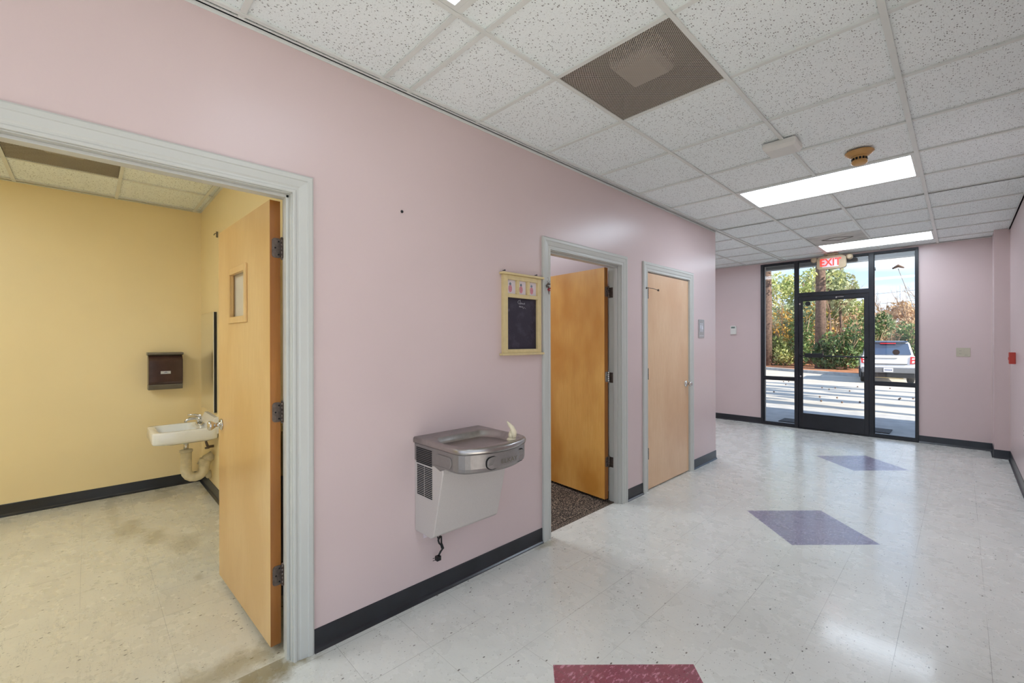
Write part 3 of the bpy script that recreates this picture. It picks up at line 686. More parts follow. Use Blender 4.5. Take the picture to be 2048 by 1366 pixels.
obj('mouth_guard', MB().tube([(.425, .340, .905), (.424, .342, .935), (.416, .338, .958), (.402, .328, .978), (.396, .322, .990)], [.014, .017, .013, .008, .003], 10), M['pvc'], bub)
# blank outlet plate and cord under it
tag(obj('wall_plate', MB().box(WX, WX+.006, 1.395-.10, 1.395+.07, .335, .418), M['paper'], bevel=.002), 'pink painted plate on the wall just under the water cooler', 'wall plate')
cord = MB().tube([(.05, .0, .395), (.052, .004, .375), (.045, .018, .355), (.05, .010, .335), (.055, -.004, .322), (.048, .006, .300), (.046, .020, .285), (.052, .024, .262), (.048, .012, .245), (.046, .002, .228)], .0052, 8)
cord.tube([(.05, .004, .380), (.058, -.012, .352), (.056, -.006, .33), (.06, .012, .338), (.056, .016, .30), (.060, .026, .27), (.052, .010, .252)], .0048, 8)
ce = obj('power_cord', cord, M['black_plastic'], e, label='coiled black cord hanging under the cabinet'); ce.location = (.0, .125, 0)
obj('plug', MB().box(.036, .060, -.014, .012, .208, .232).box(.042, .046, -.032, -.014, .212, .214).box(.042, .046, -.032, -.014, .224, .226), M['black_plastic'], ce, bevel=.003)
tag(obj('wall_nail', MB().lathe((WX, 1.169, 2.096), [(.004, 0), (.008, .004), (.007, .008), (.003, .010)], ax=0, n=10), M['carblack']), 'small dark nail alone high on the pink wall', 'nail')

# ------------------------------------------------------------------ chalkboard frame
Y0, Y1 = 1.872, 2.222
e = thing('chalkboard', (WX, (Y0+Y1)/2, 0), label='yellow wooden framed chalkboard with three pineapple pictures on top', cat='chalkboard')
hw = (Y1-Y0)/2; F = MB(); z0_, z1_ = 1.335, 1.842; x1_ = .026
F.box(0, x1_, -hw, -hw+.036, z0_, z1_).box(0, x1_, hw-.036, hw, z0_, z1_).box(0, x1_, -hw+.036, hw-.036, z0_, 1.360).box(0, x1_, -hw+.036, hw-.036, 1.697, 1.722).box(0, x1_, -hw+.036, hw-.036, 1.812, z1_)
F.box(0, x1_, -.058, -.036, 1.722, 1.812).box(0, x1_, .040, .062, 1.722, 1.812)
obj('frame', F, M['frame_wood'], e, bevel=.002)
obj('ledge', MB().box(0, .040, -hw-.018, hw+.018, z1_, z1_+.014), M['frame_wood'], e, bevel=.003)
obj('ledge', MB().box(0, .040, -hw-.018, hw+.018, z0_-.014, z0_), M['frame_wood'], e, bevel=.003)
brd = NT('purple black chalkboard'); ps = brd.pos(); brd.col(brd.mix(brd.math('MULTIPLY', brd.ramp(brd.noise(ps, 14, 5, .7), .52, .8), .35), lin((38, 30, 46)), lin((104, 96, 112)))); brd.rough(.55)
bd = obj('board', MB().box(.002, .008, -hw+.034, hw-.034, 1.358, 1.699), brd.m, e)
rng = random.Random(4)
sc_ = MB()
def stroke(pts, r=.0011): sc_.tube([(.0085, p[0], p[1]) for p in pts], r, 5)
# chalk script in two short lines near the top, and faint figures lower down
def loopy(y, z, w, h, n, amp=1.0):
    p = []
    for i in range(n*10+1):
        t_ = i/10; p.append((y+w*t_/n+.25*w/n*math.sin(2*PI*t_), z+h*.5*(1-math.cos(2*PI*t_))*amp*(.7+.3*math.sin(t_*2.1))))
    stroke(p)
stroke([(-.022+.012*math.cos(a/10*2*PI*.8+.9), 1.672+.012*math.sin(a/10*2*PI*.8+.9)) for a in range(11)]); stroke([(-.012, 1.688), (-.016, 1.660), (-.008, 1.658)])
loopy(-.008, 1.661, .04, .010, 4); loopy(-.024, 1.640, .03, .009, 3); stroke([(.010, 1.646), (.014, 1.632), (.030, 1.640)]); stroke([(.034, 1.634), (.036, 1.632)], .0018)
obj('chalk_script', sc_, M['chalk'], bd)
for (yy, zz) in ((-.115, 1.49), (.105, 1.50)):
    sc_ = MB()
    stroke([(yy, zz), (yy-.012, zz-.008), (yy+.004, zz-.02), (yy+.012, zz-.012)]); stroke([(yy-.012, zz-.035), (yy-.014, zz-.065)]); stroke([(yy, zz-.03), (yy+.001, zz-.068)]); stroke([(yy+.014, zz-.028), (yy+.010, zz-.06), (yy+.018, zz-.07)])
    obj('chalk_figure', sc_, M['chalk_faint'], bd)
for (yy, zz, r_) in ((-.118, 1.615, .010),): sc_ = MB().lathe((.0083, yy, zz), [(r_, 0), (r_, .0006)], ax=0, n=18)
obj('chalk_smudge', sc_, M['chalk_faint'], bd)
for k in range(14):
    sc_ = MB(); yy, zz = rng.uniform(-.12, .12), rng.uniform(1.38, 1.68); stroke([(yy, zz), (yy+rng.uniform(-.012, .012), zz-rng.uniform(.004, .02))], .0009)
    obj('chalk_smudge', sc_, M['chalk_faint'], bd)
for k, yc in enumerate((-.098, -.0, .101)):
    wv = (.040, .038, .038)[k]
    pc = obj('picture_card', MB().box(.003, .009, yc-wv, yc+wv, 1.722, 1.812), M['paper'], e)
    yc -= .006
    fr_ = MB().prism([(yc+.0155*math.cos(2*PI*i/20), 1.756+.024*math.sin(2*PI*i/20)) for i in range(20)], 0, .009, .0098)
    obj('pineapple', fr_, M['pink_art'], pc)
    lv = MB()
    for q in range(5):
        a = PI/2+(q-2)*.42; d = Vector((math.cos(a), math.sin(a))); n_ = Vector((-d.y, d.x)); b0 = Vector((yc, 1.780)); L_ = .019-.003*abs(q-2)
        lv.prism([tuple(b0-n_*.003), tuple(b0+d*L_*.5-n_*.0045), tuple(b0+d*L_), tuple(b0+d*L_*.5+n_*.0045), tuple(b0+n_*.003)], 0, .009, .0096+.0002*q)
    for q in range(3):
        z = 1.744+q*.012; lv.prism([(yc-.012, z), (yc+.011, z+.008), (yc+.011, z+.0092), (yc-.012, z+.0012)], 0, .0098, .0101)
    obj('crown_leaves', lv, M['grey_art'], pc)
for i, yy in enumerate((1.888, 2.185)):
    tag(obj('nail', MB().lathe((WX, yy, 1.868), [(.0025, 0), (.0025, .016), (.0055, .017), (.0055, .019)], ax=0, n=10), M['carblack']), ('left' if i == 0 else 'right') + ' nail in the wall just above the chalkboard frame', 'nail')
# charm on the casing
e = thing('hanging_charm', (WX+.0195, 2.290, 0), label='small metal charm with red beads hooked on the white door casing beside the chalkboard', cat='ornament')
obj('hook', MB().tube([(0, 0, 1.86), (.012, 0, 1.858), (.016, -.002, 1.845), (.008, 0, 1.838)], .0015, 6), M['chrome'], e)
ch = MB()
for k in range(9):
    a = rng.uniform(0, 6.28); ch.lathe((.010+.004*math.cos(a), rng.uniform(-.02, .02), 1.80+rng.uniform(-.012, .016)), [(.001, -.006), (.006, -.003), (.006, .003), (.001, .006)], n=8)
ch.tube([(.010, -.012, 1.835), (.010, .004, 1.82), (.010, .014, 1.832)], .0018, 6).tube([(.010, 0, 1.80), (.011, .004, 1.768), (.010, .008, 1.742)], [.004, .005, .002], 8)
obj('metal_leaves', ch, M['bronze'], e)
b_ = MB()
for k in range(5): b_.lathe((.014, .004+.008*math.cos(k*1.3), 1.785-.004*k), [(.001, -.006), (.007, -.003), (.007, .003), (.001, .006)], n=10)
obj('red_beads', b_, M['berry'], e)

# ------------------------------------------------------------------ wall plates
e = thing('restroom_sign', (WX, 4.91, 1.55), label='silver restroom sign on the pink wall right of the closed door', cat='sign')
obj('plate', MB().prism(rrect(-.075, .075, -.105, .105, .012, 4), 0, 0, .006), M['steel'], e, bevel=.0015)
fg = MB()
for s in (-1, 1):
    yc = s*.024; fg.lathe((.006, yc, .055), [(.008, 0), (.008, .001)], ax=0, n=14)
    if s < 0: fg.prism([(yc-.012, .042), (yc+.012, .042), (yc+.012, .004), (yc+.006, .004), (yc+.006, -.035), (yc-.006, -.035), (yc-.006, .004), (yc-.012, .004)], 0, .006, .007)
    else: fg.prism([(yc-.007, .042), (yc+.007, .042), (yc+.017, -.004), (yc+.006, -.004), (yc+.005, -.035), (yc-.005, -.035), (yc-.006, -.004), (yc-.017, -.004)], 0, .006, .007)
fg.box(.006, .007, -.002, .002, -.035, .065)
obj('figures', fg, M['plate_white'], e)
obj('braille_strip', MB().box(.006, .0065, -.055, .055, -.085, -.070), M['label'], e)
e = thing('thermostat', (-2.868, BY, 1.608), label='white thermostat on the pink alcove wall left of the entrance', cat='thermostat')
obj('case', MB().box(-.048, .048, -.028, 0, -.078, .072), M['white_plastic'], e, bevel=.004)
obj('display', MB().box(-.034, .030, -.0288, -.028, .028, .056), M['screen'], e)
e = thing('switch_plate', (.022, BY, 1.257), label='beige double wall plate right of the entrance', cat='wall plate')
obj('plate', MB().box(-.066, .066, -.006, 0, -.058, .058), M['beige_plastic'], e, bevel=.002)
oc = MB()
for z in (.020, -.020): oc.lathe((-.026, -.006, z), [(.016, 0), (.016, -.002)], ax=1, n=16)
rc = obj('receptacle', oc, M['beige_plastic'], e)
for z in (.020, -.020):
    for x in (-.032, -.022): obj('slot', MB().box(x, x+.002, -.0086, -.0078, z-.005, z+.005), M['dark'], rc)
obj('printed_line', MB().box(.012, .042, -.0065, -.006, -.038, -.036), M['dark'], e)
e = thing('fire_alarm', (RX, 7.02, 1.22), label='red fire alarm box on the right wall', cat='fire alarm')
obj('body', MB().box(-.048, 0, -.052, .052, -.062, .062), M['red'], e, bevel=.003)
obj('pull_handle', MB().box(-.052, -.047, -.035, .035, -.02, .01), M['red'], e, bevel=.002)
e = thing('outlet_plate', (RX, 6.05, .56), label='pale outlet plate low on the right wall at the photo edge', cat='outlet')
obj('plate', MB().box(-.006, 0, -.036, .036, -.058, .058), M['white_plastic'], e, bevel=.002)
for z in (.02, -.02):
    for y in (-.012, .010): obj('slot', MB().box(-.0068, -.006, y, y+.002, z-.005, z+.005), M['dark'], e)

# ------------------------------------------------------------------ yellow washroom
e = thing('towel_dispenser', (-5.5, .53, .96), label='smoked brown paper towel dispenser on the yellow wall', cat='paper towel dispenser')
obj('cover', MB().prism([(.0, .05), (.115, .05), (.125, .075), (.125, .285), (.09, .325), (0, .325)], 1, -.128, .128), M['smoke'], e, bevel=.006)
obj('lid', MB().prism([(.0, .325), (.09, .325), (.118, .335), (.120, .352), (.0, .356)], 1, -.134, .134), M['smoke_grey'], e, bevel=.004)
obj('tray', MB().prism([(0, .0), (.10, .0), (.122, .045), (.118, .05), (0, .05)], 1, -.128, .128), M['smoke_grey'], e, bevel=.004)
lb = obj('badge', MB().box(.125, .1265, -.040, .034, .150, .176), M['label'], e)
obj('badge_mark', MB().prism([(-.020, .158), (0, .170), (.016, .158), (0, .163)], 0, .1265, .127), M['ink'], lb)
e = thing('wash_mirror', (-5.035, .82, 1.23), label='frameless wall mirror above the white washroom sink', cat='mirror')
obj('mirror_glass', MB().box(-.295, .295, -.026, -.021, -.45, .45), M['mirror'], e)
obj('backing', MB().box(-.297, .299, -.021, 0, -.452, .452), M['carblack'], e)
e = thing('wall_sink', (-4.90, .82, 0), label='white wall hung porcelain sink in the yellow washroom', cat='sink')
def sring(x, y0, y1, z, r=.05): return [Vector((a, b, z)) for a, b in rrect(-x, x, y0, y1, r, 5)]
sk = MB().loft([sring(.16, -.36, -.03, .535, .04), sring(.20, -.41, -.01, .550), sring(.245, -.445, -.0, .562, .05), sring(.25, -.45, 0, .575, .05), sring(.25, -.45, 0, .648, .05), sring(.245, -.445, -.003, .660, .05),
    sring(.205, -.405, -.13, .660, .05), sring(.195, -.395, -.14, .650, .05), sring(.17, -.37, -.16, .590, .05), sring(.10, -.30, -.2, .572, .03)])
snk = obj('basin', sk, M['porcelain'], e)
bp = [(-.085, .655), (-.075, .672), (-.05, .70), (-.036, .73), (-.03, .745), (-.005, .748), (0, .745), (0, .60), (-.08, .60)]
obj('backsplash', MB().prism(bp, 0, -.235, .235), M['porcelain'], e, bevel=.006)
obj('drain_ring', MB().lathe((0, -.25, .573), [(.022, 0), (.022, .003), (.012, .004)], n=18), M['chrome'], snk)
fc = MB(); fc.loft([[Vector((a, b, z)) for a, b in rrect(-.075*s, .075*s, -.125+.0, -.075, .022, 4)] for s, z in ((1, .658), (1, .672), (.9, .680))])
fc.tube([(0, -.10, .675), (0, -.105, .71), (0, -.125, .728), (0, -.175, .725), (0, -.20, .712), (0, -.205, .698)], [.018, .018, .016, .013, .011, .011], 12)
fct = obj('faucet', fc, M['chrome'], e)
obj('faucet_lever', MB().tube([(0, -.10, .72), (0, -.10, .745), (0, -.13, .757), (0, -.19, .762)], [.016, .014, .008, .006], 10), M['chrome'], fct)
obj('tailpiece', MB().tube([(0, -.20, .54), (0, -.20, .42)], .018, 14).lathe((0, -.20, .535), [(.024, 0), (.026, -.012), (.022, -.018)], n=18), M['chrome'], e)
tp = MB()
path = [(0, -.20, .445), (0, -.20, .30)] + [(0, -.135-.065*math.cos(a), .265-.068*math.sin(a)) for a in [PI*k/8 for k in range(0, 9)]] + [(0, -.068, .31), (0, -.05, .345), (0, -.0, .372)]
tp.tube(path, .041, 14).lathe((0, -.20, .43), [(.042, 0), (.049, .006), (.049, .022), (.030, .026)], n=20)
tp.tube([(0, -.078, .29), (0, -.055, .34)], .048, 14)
obj('drain_trap', tp, M['pvc'], e, label='thick cream drain trap under the basin')
obj('stop_valve', MB().tube([(.02, 0, .455), (.02, -.045, .455), (.02, -.055, .49), (.0, -.07, .56)], [.012, .014, .010, .006], 10).lathe((.02, -.05, .44), [(.018, 0), (.018, .012)], n=12), M['bronze'], e)
tag(obj('pipe_cap', MB().lathe((-5.02, .82, .17), [(.038, 0), (.040, -.012), (.036, -.030), (.02, -.042), (.004, -.045)], ax=1, n=20), M['pvc']), 'cream round pipe cap low on the wall under the sink', 'pipe cap')
tag(obj('wall_hook', MB().box(-4.686, -4.67, .806, .82, 2.34, 2.39).tube([(-4.678, .81, 2.375), (-4.678, .795, 2.37), (-4.678, .79, 2.355)], .003, 6), M['smoke_grey']), 'tiny bracket high on the yellow wall above the open door', 'hook')
e = thing('wall_heater', (-3.0, .82, 0), label='white cabinet with brown slatted grille behind the open washroom door', cat='heater')
obj('cabinet', MB().box(-.32, .32, -.075, 0, 0, .665), M['cargrey'], e, bevel=.004)
obj('top_panel', MB().box(-.32, .32, -.08, 0, .665, .915), M['frame_wood'], e, bevel=.003)
gb = MB()
for i in range(11): gb.box(-.30, .30, -.084, -.079, .690+i*.018, .700+i*.018)
obj('grille', gb, M['red'] if False else plain('brown enamel', (84, 44, 34), .4), e)

# ------------------------------------------------------------------ outside
def gz(y): return -.03 - .27*max(0, min(1, (y-11)/11.))
struct('path_walkway', MB().box(-30, 30, BY+.26, 11.0, -.12, -.03).box(GX0, GX1, BY+.06, BY+.26, -.12, -.02), M['concrete']).name = 'floor_walkway'
ls = MB().loft([[Vector((-60, y, z)), Vector((60, y, z))][::1] + [Vector((60, y, z-.2)), Vector((-60, y, z-.2))] for y, z in ((11.0, -.032), (22, -.30), (60, -.32))], smooth=False)
struct('floor_lot', ls, M['asphalt'])
struct('floor_added_lot', MB().box(3.76, 40, -40, BY+.25, -.12, -.04).box(-30, 3.75, -40, -3.76, -.12, -.04), M['concrete'])  # unseen bright ground, added to bounce sun up through the rear windows
def curb_y(x): return 25.4 - .62*(x+3.0) if x < -3.0 else 25.4
cb = MB(); cpts = [(-40, curb_y(-22)), (-22, curb_y(-22)), (-3.0, 25.4), (40, 25.4)]
cb.loft([[Vector((x, y, -.34)), Vector((x, y, -.16)), Vector((x, y+.16, -.15)), Vector((x, y+.16, -.34))] for x, y in cpts], smooth=False)
struct('trim_6', cb, M['concrete'])
bedv = [(x, y+.16, -.18) for x, y in cpts] + [(40, 100, .1), (-60, 100, .1)]
bed = MB().add(bedv, [tuple(range(len(bedv)))])
struct('floor_bed', bed, M['straw'])
tag(obj('doormat', MB().box(-2.32, -.78, 8.72, 9.12, -.03, -.016), M['mat'], bevel=.004), 'dark rubber doormat on the walkway outside the glass door', 'doormat')

rng = np.random.RandomState(5)
def leaves(blobs, n, size, seed, flat=0.0):
    r = np.random.RandomState(seed); vol = np.array([b[3]*b[4]*b[5] for b in blobs])**(.8); pr_ = vol/vol.sum(); idx = r.choice(len(blobs), n, p=pr_)
    B = np.array(blobs)[idx]; d = r.normal(size=(n, 3)); d /= np.linalg.norm(d, axis=1)[:, None]; rad = r.uniform(.25, 1, n)**.5
    c = B[:, :3]+d*rad[:, None]*B[:, 3:6]
    a = r.normal(size=(n, 3)); a /= np.linalg.norm(a, axis=1)[:, None]; b = np.cross(a, r.normal(size=(n, 3))); b /= np.linalg.norm(b, axis=1)[:, None]
    s = size*r.uniform(.5, 1.2, n)[:, None]
    V = np.stack([c-a*s, c-b*s*.45, c+a*s, c+b*s*.45], 1).reshape(-1, 3)
    mb = MB(); mb.v = [tuple(v) for v in V.tolist()]; mb.f = [(4*i, 4*i+1, 4*i+2, 4*i+3) for i in range(n)]; mb.mi = [0]*n; mb.sm = [False]*n
    return mb
def branches(h, seed, levels=3, r0=.09, spread=.5, start=.35, mb=None, nb=7):
    r = random.Random(seed); mb = MB()
    def go(p, d, L_, rad, lv):
        pts = [Vector(p)]; dd = Vector(d)
        for i in range(4):
            dd = (dd+Vector((r.uniform(-.14, .14), r.uniform(-.14, .14), .05))).normalized(); pts.append(pts[-1]+dd*L_/4)
        mb.tube(pts, [rad*(1-.17*i) for i in range(5)], 4 if lv else 8, caps=False)
        if lv < levels:
            for k in range(nb if lv == 0 else 5):
                t_ = r.uniform(start if lv == 0 else .25, 1); q = pts[min(3, int(t_*4))].lerp(pts[min(4, int(t_*4)+1)], t_*4 % 1)
                nd = (dd+Vector((r.uniform(-1, 1), r.uniform(-1, 1), r.uniform(-.1, .5)))*spread*1.6).normalized(); go(q, nd, L_*r.uniform(.35, .6), rad*.42, lv+1)
    go((0, 0, -.1), (0, 0, 1), h, r0, 0)
    return mb
def pine(x, y, h, r, label, crown, lm='leaf_pine', group=None, cat='tree', n=2200, size=.17):
    e = thing('pine_tree', (x, y, -.2), label=label, cat=cat, group=group)
    pts = [(.0, 0, -.2), (.03, 0, h*.3), (-.05, .02, h*.6), (0, 0, h)]
    obj('trunk', MB().tube(pts, [r*1.15, r, r*.85, r*.4], 12), M['bark'], e)
    if crown: obj('foliage', leaves(crown, n, size, int(abs(x*31+y*7))), M[lm], e)
    return e
def bush(x, y, rx, ry, h, lm, label, n=1700, size=.12, name='shrub', seed=0, cat='shrub'):
    e = thing(name, (x, y, -.2), label=label, cat=cat); r = random.Random(seed+int(x*10)); bl = []
    for k in range(9):
        hh = r.uniform(.25, .85)*h; bl.append((r.uniform(-.6, .6)*rx, r.uniform(-.6, .6)*ry, hh, rx*r.uniform(.3, .55), ry*r.uniform(.3, .5), h*r.uniform(.16, .3)))
    bl.append((0, 0, h*.3, rx*.8, ry*.7, h*.3))
    obj('leaves', leaves(bl, n, size, seed+3), M[lm], e)
    st = MB()
    for k in range(8):
        a = r.uniform(0, 6.28); st.tube([(0, 0, 0), (math.cos(a)*rx*.25, math.sin(a)*ry*.25, h*.4), (math.cos(a)*rx*.6, math.sin(a)*ry*.5, h*r.uniform(.7, 1.05))], [.03, .02, .008], 5)
    obj('stems', st, M['bark_pale'], e)
    return e
def bare(x, y, h, seed, label, lm=None, n=500, r0=.08):
    e = thing('bare_tree', (x, y, -.2), label=label, cat='tree'); obj('branches', branches(h, seed, 3, r0), M['bark_pale'], e)
    if lm: obj('leaves', leaves([(0, 0, h*.72, h*.28, h*.28, h*.34), (.3, .2, h*.5, h*.22, h*.22, h*.2)], n, .11, seed), M[lm], e)
    return e
# two thick pines in front
pine(-8.95, 31.2, 15, .27, 'thick pine with dark trunk at the left edge of the entrance glass', [(.6, 0, 8.8, 2.0, 1.6, 1.6), (-.8, .4, 11, 2.4, 2, 2.2), (.4, 0, 13.6, 1.8, 1.8, 1.8)])
pine(-5.75, 29.8, 16, .25, 'thick pine trunk rising behind the exit sign and the glass door', [(-1.5, .3, 6.3, 1.1, 1.0, .45), (-.9, -.2, 5.3, 1.0, .9, .35), (.8, 0, 5.1, .5, .6, .5), (-1.7, .5, 7.2, 1.5, 1, .5), (.1, 0, 11, 2.4, 2, 2), (0, 0, 14, 2, 2, 2)], n=2600, size=.14)
# thin trunks
pine(-6.05, 34.0, 7.5, .085, 'thin young pine just right of the thick trunk behind the door', [(0, 0, 5.2, 1.0, 1.0, 1.5)], 'leaf_mid', n=900)
pine(-5.6, 35.0, 7.0, .08, 'thin young pine, further right of the thick trunk behind the door', [(0, 0, 4.8, 1.0, 1.0, 1.4)], 'leaf_mid', n=900)
# background masses
def mass(x, y, rx, h, lm, label, seed, n=3600):
    e = thing('leafy_tree', (x, y, -.2), label=label, cat='tree'); r = random.Random(seed)
    obj('trunk', MB().tube([(0, 0, -.1), (.1, 0, h*.5), (0, .1, h*.85)], [.16, .12, .05], 8), M['bark'], e)
    bl = [(r.uniform(-.7, .7)*rx, r.uniform(-.6, .6)*rx, r.uniform(.2, .85)*h, rx*r.uniform(.25, .45), rx*.4, h*r.uniform(.08, .16)) for k in range(16)]
    obj('foliage', leaves(bl, n, .17, seed), M[lm], e); return e
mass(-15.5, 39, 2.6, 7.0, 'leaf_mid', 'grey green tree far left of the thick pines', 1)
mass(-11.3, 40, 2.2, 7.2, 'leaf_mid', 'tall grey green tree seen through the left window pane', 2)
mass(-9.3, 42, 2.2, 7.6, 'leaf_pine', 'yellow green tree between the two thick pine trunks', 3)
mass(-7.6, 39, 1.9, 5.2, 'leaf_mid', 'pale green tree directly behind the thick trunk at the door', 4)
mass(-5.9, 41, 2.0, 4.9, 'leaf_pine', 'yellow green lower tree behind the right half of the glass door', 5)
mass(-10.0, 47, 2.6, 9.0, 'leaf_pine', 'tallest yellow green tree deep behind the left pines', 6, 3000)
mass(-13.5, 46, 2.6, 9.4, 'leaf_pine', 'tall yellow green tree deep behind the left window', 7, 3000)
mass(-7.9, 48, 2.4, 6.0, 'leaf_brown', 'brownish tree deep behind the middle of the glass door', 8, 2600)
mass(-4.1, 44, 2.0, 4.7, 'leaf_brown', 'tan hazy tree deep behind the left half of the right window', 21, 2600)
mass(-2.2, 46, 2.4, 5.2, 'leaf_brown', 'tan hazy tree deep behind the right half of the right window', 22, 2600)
bare(-4.3, 40, 3.9, 11, 'bare tan tree just right of the door seen in the right window', 'leaf_brown', 900)
bare(-3.2, 37, 2.9, 12, 'bare twiggy tree in the middle of the right window', 'leaf_brown', 900)
bare(-2.2, 38, 3.1, 13, 'bare twiggy tree at the right edge of the right window', 'leaf_brown', 900)
bare(-1.0, 36, 3.4, 14, 'bare tree hidden right of the window behind the white car', 'leaf_brown', 700)
bare(-6.6, 33.5, 4.0, 15, 'spindly bare sapling behind the push bar of the door', 'leaf_gold', 200, .05)
bare(-8.1, 32.0, 3.6, 16, 'spindly sapling with golden leaves in the left window', 'leaf_gold', 500, .05)
S = [(-12.5, 33.5, 1.8, 1.2, 2.6, 'leaf_green', 'dark green shrub at the far left end of the row'),
     (-10.4, 32.2, 1.4, 1.0, 2.1, 'leaf_brown', 'rusty brown shrub beside the leftmost thick pine'),
     (-9.2, 32.6, 1.2, 1.0, 2.9, 'leaf_green', 'green shrub behind the leftmost thick pine'),
     (-8.0, 31.6, 1.1, .9, 1.9, 'leaf_pine', 'bright green shrub in the left window beside the door frame'),
     (-7.2, 31.8, .9, .8, 3.3, 'leaf_green', 'tall dark green shrub at the left edge of the glass door'),
     (-6.3, 32.2, 1.0, .9, 1.7, 'leaf_brown', 'dry brown shrub at the foot of the thick trunk'),
     (-5.3, 29.6, 1.0, .8, 1.5, 'leaf_green', 'low green shrub right of the thick trunk behind the door'),
     (-4.55, 29.6, 1.2, 1.0, 2.7, 'leaf_green', 'broad dark green shrub at the right side of the glass door'),
     (-3.6, 31.2, 1.1, .9, 3.0, 'leaf_green', 'dark evergreen shrub left of the white car roof'),
     (-2.9, 32.5, 1.1, .9, 2.2, 'leaf_brown', 'brown dry shrub just above the white car'),
     (-2.0, 32.0, 1.1, .9, 2.6, 'leaf_green', 'green shrub above the right side of the white car'),
     (-.7, 32.5, 1.4, .9, 2.5, 'leaf_brown', 'brown shrub at the right end of the row'),
     (-6.9, 35.5, 1.5, 1.0, 3.0, 'leaf_brown', 'tan thicket behind the thick trunk'),
     (-4.9, 35.5, 1.5, 1.0, 3.6, 'leaf_brown', 'tan thicket behind the broad dark shrub'),
     (-3.2, 36.0, 1.6, 1.0, 3.2, 'leaf_mid', 'grey green thicket behind the white car'),
     (-9.6, 36.0, 1.7, 1.0, 3.4, 'leaf_mid', 'grey green thicket behind the left window')]
for i, s in enumerate(S): bush(s[0], s[1], s[2], s[3], s[4], s[5], s[6], seed=i*7+1)
# trees off to the right that throw the streaks of shade over the lot
for i, (x, y, h) in enumerate(((13.5, 8.9, 17), (17.5, 10.0, 20), (14, 12.2, 18), (20, 12.6, 22), (12.0, 15.8, 15))):
    pine(x, y, h, .2, 'tall pine standing right of the lot, number %s from the building' % ['one', 'two', 'three', 'four', 'five'][i], [(0, 0, h*.9, 1.8, .5, .9), (.9, .2, h*.78, 1.6, .35, .4), (-.9, -.1, h*.64, 1.7, .3, .35), (.6, .1, h*.5, 1.4, .25, .3), (-.4, 0, h*.38, 1.3, .2, .25)], n=1500, size=.2)
e = thing('utility_pole', (-5.0, 45, -.2), label='wooden utility pole just right of the glass door', cat='pole')
obj('pole', MB().tube([(0, 0, 0), (0, 0, 7.3)], [.10, .08], 10), M['pole'], e)
obj('insulator', MB().tube([(0, 0, 7.3), (0, 0, 7.55)], [.13, .11], 10), M['carblack'], e)
e = thing('street_lamp', (-4.3, 58, -.2), label='thin pale pole far behind the white car', cat='pole')
obj('pole', MB().tube([(0, 0, 0), (0, 0, 7.2)], [.08, .07], 8), M['plate_white'], e)
e = thing('flood_lamp', (-3.1, 40, -.2), label='lamp head on a thin leaning arm above the bare trees', cat='lamp')
obj('arm', MB().tube([(1.2, 0, 0), (.9, 0, 3.6), (0, 0, 6.65)], .022, 6), M['pole'], e)
obj('head', MB().tube([(-.32, 0, 6.68), (0, 0, 6.85), (.32, 0, 6.68)], [.05, .11, .04], 8), M['bark'], e)
for i, (z0w, lbl) in enumerate(((5.0, 'upper'), (4.2, 'lower'))):
    pts = [(-30+35*t_/16., 44.8, z0w+.9*((t_/8.-1)**2)) for t_ in range(17)]
    tag(obj('cable', MB().tube(pts, .012, 5), M['carblack']), '%s of the two sagging cables strung before the far trees' % lbl, 'cable')
r_ = random.Random(3)
pc = MB().lathe((0, 0, 0), [(.005, 0), (.020, .008), (.024, .02), (.014, .038), (.003, .048)], n=8)
first = None
for k in range(34):
    x, y = r_.uniform(-6.5, .2), r_.uniform(11.2, 20)
    if first is None: o = obj('pine_cone', pc, M['bark']); first = o
    else: o = first.copy(); C.objects.link(o)
    o.location = (x, y, gz(y)+.0); o.rotation_euler = (0, 0, r_.uniform(0, 6))
    tag(o, 'small brown pine cone lying on the sunlit asphalt', 'pine cone', 'pine cones scattered over the lot')

# ------------------------------------------------------------------ white SUV
cxr, cyr = -2.04, 22.3
e = thing('parked_suv', (cxr, cyr, gz(cyr)), label='white SUV parked outside, seen from behind through the right window', cat='car')
e.rotation_euler.z = .15; e.scale = (.93, 1, 1)
def sect(y, pts): return [Vector((x, y, z)) for x, z in pts] + [Vector((-x, y, z)) for x, z in pts[::-1]]
lowb = [(.86, .42), (.93, .62), (.94, .90), (.91, 1.06), (.84, 1.13)]
def sc2(f, zs=0): return [(x*f, z+zs) for x, z in lowb]
body = MB().loft([sect(.02, sc2(.955)), sect(.06, sc2(.985)), sect(.3, lowb), sect(1.6, lowb), sect(3.3, lowb), sect(4.1, sc2(.97, -.03)), sect(4.35, sc2(.88, -.08))])
bo = obj('body', body, M['carwhite'], e)
gh = [(.84, 1.12), (.80, 1.35), (.72, 1.62), (.60, 1.69)]
def g2(f, zc): return [(x*f, 1.10+(z-1.10)*zc) for x, z in gh]
obj('roof', MB().loft([sect(.10, g2(1, .12)), sect(.20, g2(.985, .90)), sect(.34, g2(.99, 1.0)), sect(1.6, g2(1, 1.02)), sect(2.4, g2(.98, .98)), sect(3.1, g2(.94, .1))]), M['carwhite'], e)
def quad(p, th=.012, ax=1):
    vs = [Vector(q) for q in p]; n_ = (vs[1]-vs[0]).cross(vs[2]-vs[0]).normalized()*th
    return MB().add([q+n_ for q in vs]+[q-n_ for q in vs], [(0, 1, 2, 3), (7, 6, 5, 4), (0, 4, 5, 1), (1, 5, 6, 2), (2, 6, 7, 3), (3, 7, 4, 0)])
obj('rear_window', quad([(-.76, .075, 1.15), (.76, .075, 1.15), (.66, .185, 1.60), (-.66, .185, 1.60)], .02), M['carglass'], e, bevel=.01)
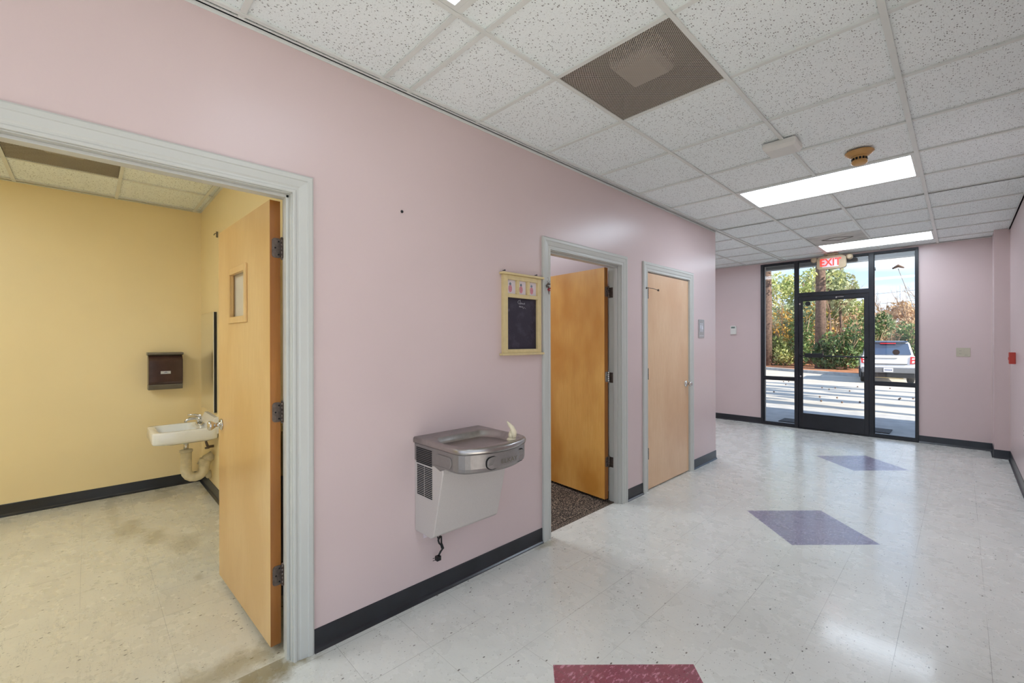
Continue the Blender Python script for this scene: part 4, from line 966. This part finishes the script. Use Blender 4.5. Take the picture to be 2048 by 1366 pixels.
for s in (-1, 1):
    obj('side_window', quad([(s*.835, .42, 1.16), (s*.835, 2.75, 1.16), (s*.735, 2.2, 1.58), (s*.735, .52, 1.58)]), M['carglass'], e)
obj('spoiler', MB().box(-.64, .64, .02, .40, 1.635, 1.69), M['carglass'], e, bevel=.015)
obj('brake_light', MB().box(-.26, .26, .035, .06, 1.585, 1.625), M['tail'], e, bevel=.004)
for s in (-1, 1):
    tl = obj('tail_light', MB().prism([(s*.70, .80), (s*.90, .82), (s*.92, 1.06), (s*.72, 1.09)], 1, -.012, .20), M['tail'], e, bevel=.01)
    obj('lamp_lens', MB().prism([(s*.76, .84), (s*.84, .85), (s*.85, .93), (s*.77, .92)], 1, -.018, -.012).prism([(s*.76, .97), (s*.85, .98), (s*.86, 1.03), (s*.77, 1.03)], 1, -.018, -.012), M['plate_white'], tl)
obj('trim_strip', MB().box(-.62, .62, -.012, .05, .775, .80), M['carblack'], e, bevel=.004)
obj('tailgate_lettering', MB().box(-.60, .30, -.006, .03, 1.01, 1.03), M['cargrey'], e)
bmp = obj('bumper', MB().box(-.90, .90, -.10, .30, .44, .66), M['cargrey'], e, bevel=.03)
obj('lower_valance', MB().box(-.84, .84, -.06, .3, .26, .44), M['carblack'], bmp, bevel=.02)
pl = obj('licence_plate', MB().box(-.155, .155, -.118, -.10, .48, .64), M['plate_white'], e, bevel=.003)
pm = MB()
for i in range(7): pm.box(-.12+i*.036, -.098+i*.036, -.1195, -.118, .525, .59)
obj('plate_characters', pm, M['ink'], pl)
obj('exhaust_pipe', MB().tube([(-.55, .0, .27), (.1, -.02, .25), (.5, .02, .23)], .02, 8), M['frame_wood'], e)
for sx in (-1, 1):
    for yy in (.85, 3.45):
        wh = obj('wheel', MB().lathe((sx*.80, yy, .35), [(.10, -.11), (.30, -.115), (.35, -.08), (.35, .08), (.30, .115), (.10, .11)], ax=0, n=28), M['tyre'], e)
        obj('hub', MB().lathe((sx*.80, yy, .35), [(.05, sx*.10), (.22, sx*.118), (.20, sx*.124), (.03, sx*.126)], ax=0, n=20), M['cargrey'], wh)
